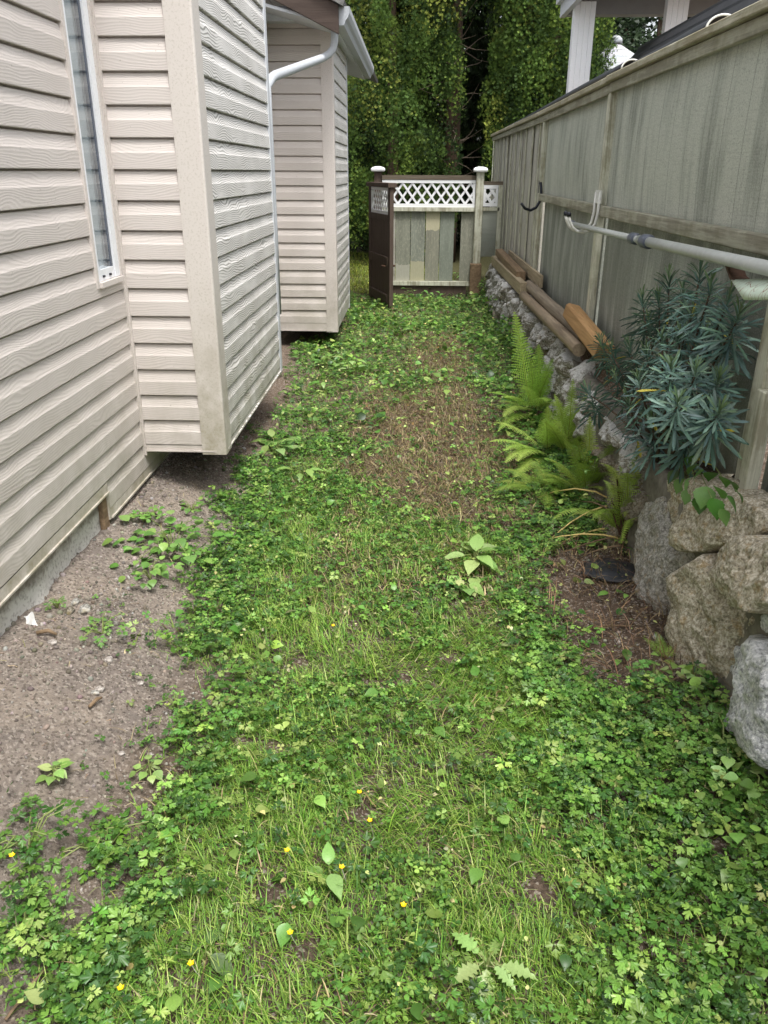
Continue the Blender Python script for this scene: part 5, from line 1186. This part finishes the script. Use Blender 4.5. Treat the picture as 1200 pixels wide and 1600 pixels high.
for i, (u0, v0, u1, v1, lift) in enumerate(((975, 860, 842, 852, .03), (968, 808, 862, 846, .05), (958, 842, 868, 858, .02), (960, 800, 835, 785, .06), (955, 790, 900, 762, .05), (980, 850, 905, 790, .05), (985, 855, 880, 870, .02), (970, 870, 910, 875, .01))):
    a, b = gpt(u0, v0), gpt(u1, v1); a[2] += 0.05; b[2] += 0.02; mid = (a + b) / 2; mid[2] += lift
    MB().tube([a, (a + mid) / 2 + np.array([0, 0, lift * .3]), mid, (mid + b) / 2 + np.array([0, 0, lift * .2]), b], [0.0042, 0.004, 0.0036, 0.003, 0.002], 5).build('stem', M['straw_stem'] if i < 5 else 'timber', sw, smooth=True)
base = gpt(1040, 1030); e = empty('fern', base, 'tiny bright fern sprouting at the foot of the large wall stones', 'fern', 'ferns along the stone wall')
for (u, v) in ((1010, 1008), (1025, 1000), (1075, 1000), (1062, 1010), (1045, 1035)):
    q = gpt(u, v); d = q - base; L = np.linalg.norm(d) + 0.03; d = d / (np.linalg.norm(d) + 1e-6) + np.array([0, 0, 0.5]); V, F, C = frond(base, d, L, 0.028, 0.9, FG, 0.1); mass('frond', V, F, C, 'leaf', e, smooth=False)
# ---- blue green shrub with whorled narrow leaves
def narrow(n=6):
    T = []; F = []
    for i in range(n + 1):
        t = i / n; w_ = 0.043 * (0.35 + 1.3 * t - 0.25 * t * t) * (1 if t < 0.85 else 1 - (t - 0.85) / 0.15 * 0.85); z = 0.10 * t - 0.24 * t * t
        T += [(-w_, t, z + 0.02), (0, t, z - 0.006), (w_, t, z + 0.02)]
    for i in range(n): b = 3 * i; F += [(b, b + 1, b + 4, b + 3), (b + 1, b + 2, b + 5, b + 4)]
    return np.array(T), np.array(F)
NAR = narrow()
sb = np.array([1.00, 2.98, 0.44]); shrub = empty('spurge_shrub', tuple(sb), 'blue green spurge shrub with whorled narrow leaves growing on the wall', 'shrub')
tips = [(1030, 482, 1.0), (1092, 440, 1.02), (1108, 462, .98), (1015, 520, .97), (958, 556, .93), (922, 618, .88), (985, 552, .96), (1000, 606, .86), (1062, 538, .95), (1048, 585, .86), (1058, 636, .82), (1120, 652, .92), (940, 538, .97), (1078, 500, .97), (1130, 560, 1.02), (1150, 505, 1.0), (1045, 452, 1.03), (1135, 478, 1.0), (985, 640, .88), (1085, 590, .90), (1012, 566, .92), (1118, 605, .96), (965, 598, .90), (1035, 545, .94), (1100, 540, .98), (1005, 480, 1.03), (1065, 470, 1.03), (1075, 690, .95), (1020, 670, .92)]
EU = [(104, 134, 124), (86, 116, 108), (124, 152, 138), (130, 158, 130)]
lp = []; m_ = MB(); lp2 = []
for (u, v, X) in tips:
    q = atX(u, v, X); s0 = sb + np.array([random.uniform(-.03, .03), random.uniform(-.06, .06), 0])
    dirn = q - s0; ctrl = s0 + dirn * 0.45 + np.array([-0.02, 0, -0.02 + 0.10 * (np.linalg.norm(dirn[:2]))])
    pts = [(1 - t) ** 2 * s0 + 2 * t * (1 - t) * ctrl + t * t * q for t in np.linspace(0, 1, 9)]
    m_.tube(pts, [0.006 - 0.003 * t for t in np.linspace(0, 1, 9)], 6)
    td = q - ctrl; td /= np.linalg.norm(td); td = td * 0.75 + np.array([-0.12, -0.12, 0.45]); td /= np.linalg.norm(td)
    nl = random.randint(56, 76); k = np.arange(nl); t = k / nl     # 0 lowest .. 1 tip
    az = k * 2.399 + random.uniform(0, 6); pos = q[None] + td[None] * ((t - 0.75) * 0.17)[:, None]
    el = -0.22 + 1.65 * t ** 1.8 + RNG.normal(0, 0.20, nl)
    # local frame about td
    a1 = np.cross(td, [0, 0, 1.0]); a1 /= np.linalg.norm(a1) + 1e-9; a2 = np.cross(td, a1)
    yd = (np.cos(az)[:, None] * a1 + np.sin(az)[:, None] * a2) * np.cos(el)[:, None] + td[None] * np.sin(el)[:, None]
    yd[:, 2] -= 0.10 * (1 - t); yd /= np.linalg.norm(yd, axis=1)[:, None]
    zd = td[None] - yd * (yd @ td)[:, None]; zd /= np.linalg.norm(zd, axis=1)[:, None] + 1e-9; xd = np.cross(yd, zd)
    Rm = np.stack([xd, yd, zd], -1); s = (0.118 - 0.062 * t ** 1.6) * RNG.uniform(0.70, 1.15, nl) * random.uniform(0.82, 1.08)
    V, F = inst(NAR[0], NAR[1], pos, Rm, s)
    c = tints(nl, EU, (4, 4, 2, 0.6), 0.15); gtip = np.clip((t - 0.72) / 0.28, 0, 1)[:, None]; c = c * (1 - gtip) + np.array(lin((122, 146, 96))[:3]) * gtip
    old = (RNG.uniform(0, 1, nl) < 0.03) & (t < 0.3); c[old] = np.array(lin((204, 190, 70))[:3])
    lp.append((V, F, np.repeat(c, len(NAR[0]), 0)))
plant_mesh('leaves', lp, 'euphorbia', shrub); m_.build('stems', 'bark', shrub, smooth=True)
# ---- bramble seedlings on the wall top, dock, seedlings
def leaf_plant(name, loc, items, tpl, label, cat, mat='leaf_gloss', cols=None, group=None):
    """items: (x, y, z, az, tilt, size)"""
    e = empty(name, loc, label, cat, group); A = np.array(items, float); n = len(A)
    V, F = inst(tpl[0], tpl[1], A[:, :3], rotz_tilt(A[:, 3], A[:, 4], A[:, 3] + np.pi / 2), A[:, 5])
    mass('leaves', V, F, np.repeat(tints(n, cols or [(98, 142, 66), (84, 126, 54), (116, 156, 82)], (3, 3, 2) if not cols else [1] * len(cols), 0.12), len(tpl[0]), 0), mat, e)
    m_ = MB()
    for it in (items if len(items) < 16 else items[::4]): m_.tube([loc, ((loc[0] + it[0]) / 2, (loc[1] + it[1]) / 2, max(loc[2], it[2]) + 0.004), tuple(it[:3])], [0.002, 0.0018, 0.0014], 5)
    m_.build('stems', 'stem_green', e); return e
M['stem_green'] = m_flat('green_stem', lin((120, 132, 76)), 0.6, 0.2, 30, 0.1)
WIDE = oval(12, 0.50, 0.07)
bb = (1.0, 2.78, 0.45); it = []
for (u, v, X, az, s) in ((1070, 748, .97, 2.2, .062), (1085, 712, .97, .3, .055), (1100, 735, .95, 1.2, .05), (1105, 760, .93, 2.6, .075), (1112, 778, .92, -2.8, .07), (1135, 775, .93, -2.0, .06), (1112, 738, .94, -.2, .05), (1070, 725, .97, 1.2, .05), (1128, 745, .95, -1.0, .05), (1095, 775, .92, 2.9, .06), (1125, 795, .92, -2.6, .055), (1080, 765, .93, 2.4, .055), (1060, 735, .96, 1.9, .06), (1118, 760, .93, -1.2, .065), (1092, 725, .95, .6, .06), (1148, 765, .95, -1.6, .05), (1085, 748, .94, 1.8, .05), (1140, 750, .96, -1.3, .05)):
    q = atX(u, v, X); it.append((q[0], q[1], q[2], az, 0.75, s))
leaf_plant('bramble', bb, it, WIDE, 'young bramble with toothed green leaves at the foot of the shrub', 'bramble')
def rosette(u, v, n, smin, smax, label, tpl, cols, hmax=0.06, rad=0.05, name='dock_plant', cat='weed', tilt=(-0.5, 0.5), group='broad leaved weeds'):
    p = gpt(u, v); items = []
    for i in range(n):
        a = 2.399 * i + random.uniform(-.4, .4); r_ = rad * random.uniform(0.15, 1.0) ; az = -a + random.uniform(-.5, .5)
        items.append((p[0] + r_ * math.sin(a), p[1] + r_ * math.cos(a), p[2] + random.uniform(0.02, hmax), -a, random.uniform(*tilt), random.uniform(smin, smax)))
    return leaf_plant(name, tuple(p), items, tpl, label, cat, cols=cols, group=group)
LG = [(154, 186, 106), (136, 172, 92), (168, 194, 122)]
MG = [(122, 168, 80), (104, 150, 68), (144, 184, 96)]
DOCK = oval(12, 0.30, 0.03); HEART = oval(10, 0.52, 0.03)
rosette(742, 888, 10, 0.07, 0.12, 'big pale crinkled dock near the right of the lawn', DOCK, LG, 0.08, 0.05)
rosette(728, 930, 7, 0.05, 0.08, 'smaller pale weed just in front of the big dock', HEART, LG, 0.05, 0.05)
rosette(270, 862, 80, 0.026, 0.058, 'large patch of heart leaved seedlings on the soil by the house', HEART, MG, 0.10, 0.24, 'seedling_patch')
rosette(235, 905, 30, 0.022, 0.045, 'lower edge of seedlings in front of the heart leaved patch', HEART, MG, 0.06, 0.12, 'seedling_patch')
rosette(300, 800, 12, 0.02, 0.035, 'sparse small seedlings below the near bump-out corner', HEART, MG, 0.04, 0.07, 'seedling_patch')
rosette(225, 815, 12, 0.02, 0.03, 'tiny seedlings where the siding steps down', CLO, MG, 0.04, 0.08, 'seedling_patch')
rosette(160, 990, 20, 0.018, 0.03, 'low green sprouts on the gravel between plastic scrap and lawn', BUT, MG, 0.04, 0.09, 'seedling_patch')
rosette(90, 950, 8, 0.012, 0.02, 'faint small sprouts beside the foundation stones', BUT, MG, 0.03, 0.04, 'seedling_patch')
rosette(88, 1218, 12, 0.025, 0.04, 'lone small weed standing on the bare soil', OVL, LG, 0.04, 0.02, 'weed_sprout')
rosette(235, 1212, 9, 0.02, 0.035, 'round leaved sprout at the grassy corner of the soil', HEART, LG, 0.03, 0.04, 'weed_sprout')
rosette(275, 1105, 9, 0.012, 0.02, 'dark small sprouts close to the lawn edge', BUT, MG, 0.03, 0.04, 'weed_sprout')
rosette(45, 1330, 46, 0.02, 0.036, 'dark buttercup clump at the left frame edge with a yellow flower', BUT, [(84, 126, 50), (66, 108, 42), (106, 146, 62)], 0.07, 0.12, 'buttercup_clump')
rosette(165, 1330, 40, 0.02, 0.036, 'bright green buttercup clump on the soil edge', BUT, [(120, 160, 56), (106, 146, 62), (84, 126, 50)], 0.07, 0.12, 'buttercup_clump')
rosette(40, 1455, 16, 0.016, 0.03, 'thin trailing buttercup on the lower soil', BUT, MG, 0.05, 0.10, 'buttercup_clump')
rosette(430, 712, 14, 0.07, 0.11, 'leafy dock clump right of the near bump-out corner', DOCK, LG, 0.10, 0.10)
rosette(470, 745, 8, 0.06, 0.09, 'smaller dock beside the leafy clump', DOCK, LG, 0.07, 0.08)
rosette(512, 575, 10, 0.08, 0.13, 'big leaved weed at the corner of the first bump-out', DOCK, MG, 0.10, 0.10)
rosette(548, 590, 9, 0.07, 0.11, 'upright pale dock farther along the left path edge', DOCK, LG, 0.16, 0.07)
rosette(505, 615, 8, 0.06, 0.10, 'spiky leaved weed below the big leaved one', DOCK, MG, 0.09, 0.06)
rosette(512, 850, 3, 0.05, 0.06, 'single round grey green leaf on the mown lawn', HEART, LG, 0.05, 0.02)
rosette(760, 1520, 9, 0.05, 0.085, 'dandelion rosette with a pale stem low in the lawn', oval(13, 0.22, 0.35), LG, 0.04, 0.03, 'dandelion')
rosette(515, 1383, 3, 0.05, 0.07, 'flattened plantain leaf in the middle of the lawn', DOCK, LG, 0.05, 0.02, 'plantain')
rosette(320, 1500, 3, 0.05, 0.075, 'dull dock leaves at the lower left of the lawn', DOCK, [(104, 132, 76), (92, 120, 66)], 0.03, 0.03)
rosette(1080, 1075, 26, 0.016, 0.034, 'round pale leaves at the foot of the white wall stone', HEART, LG, 0.08, 0.09, 'round_leaf_weed')
rosette(1020, 1075, 22, 0.022, 0.036, 'buttercup clump on the dirt below the small fern', BUT, MG, 0.08, 0.07, 'buttercup_clump')
rosette(1130, 1190, 16, 0.022, 0.040, 'light round leaved weed under the white granite', HEART, LG, 0.08, 0.12, 'round_leaf_weed')
rosette(1180, 1260, 16, 0.022, 0.042, 'round leaved weed at the right frame edge', HEART, LG, 0.08, 0.10, 'round_leaf_weed')
rosette(985, 690, 10, 0.03, 0.05, 'small ivy like weed at the wall foot under the shrub', HEART, MG, 0.08, 0.08, 'wall_weed')
rosette(730, 445, 26, 0.05, 0.09, 'ivy growing over the foot of the lattice fence post', HEART, MG, 0.30, 0.22, 'ivy')
rosette(650, 468, 30, 0.05, 0.08, 'weeds grown up against the lattice fence kick board', HEART, MG, 0.14, 0.35, 'fence_weeds')
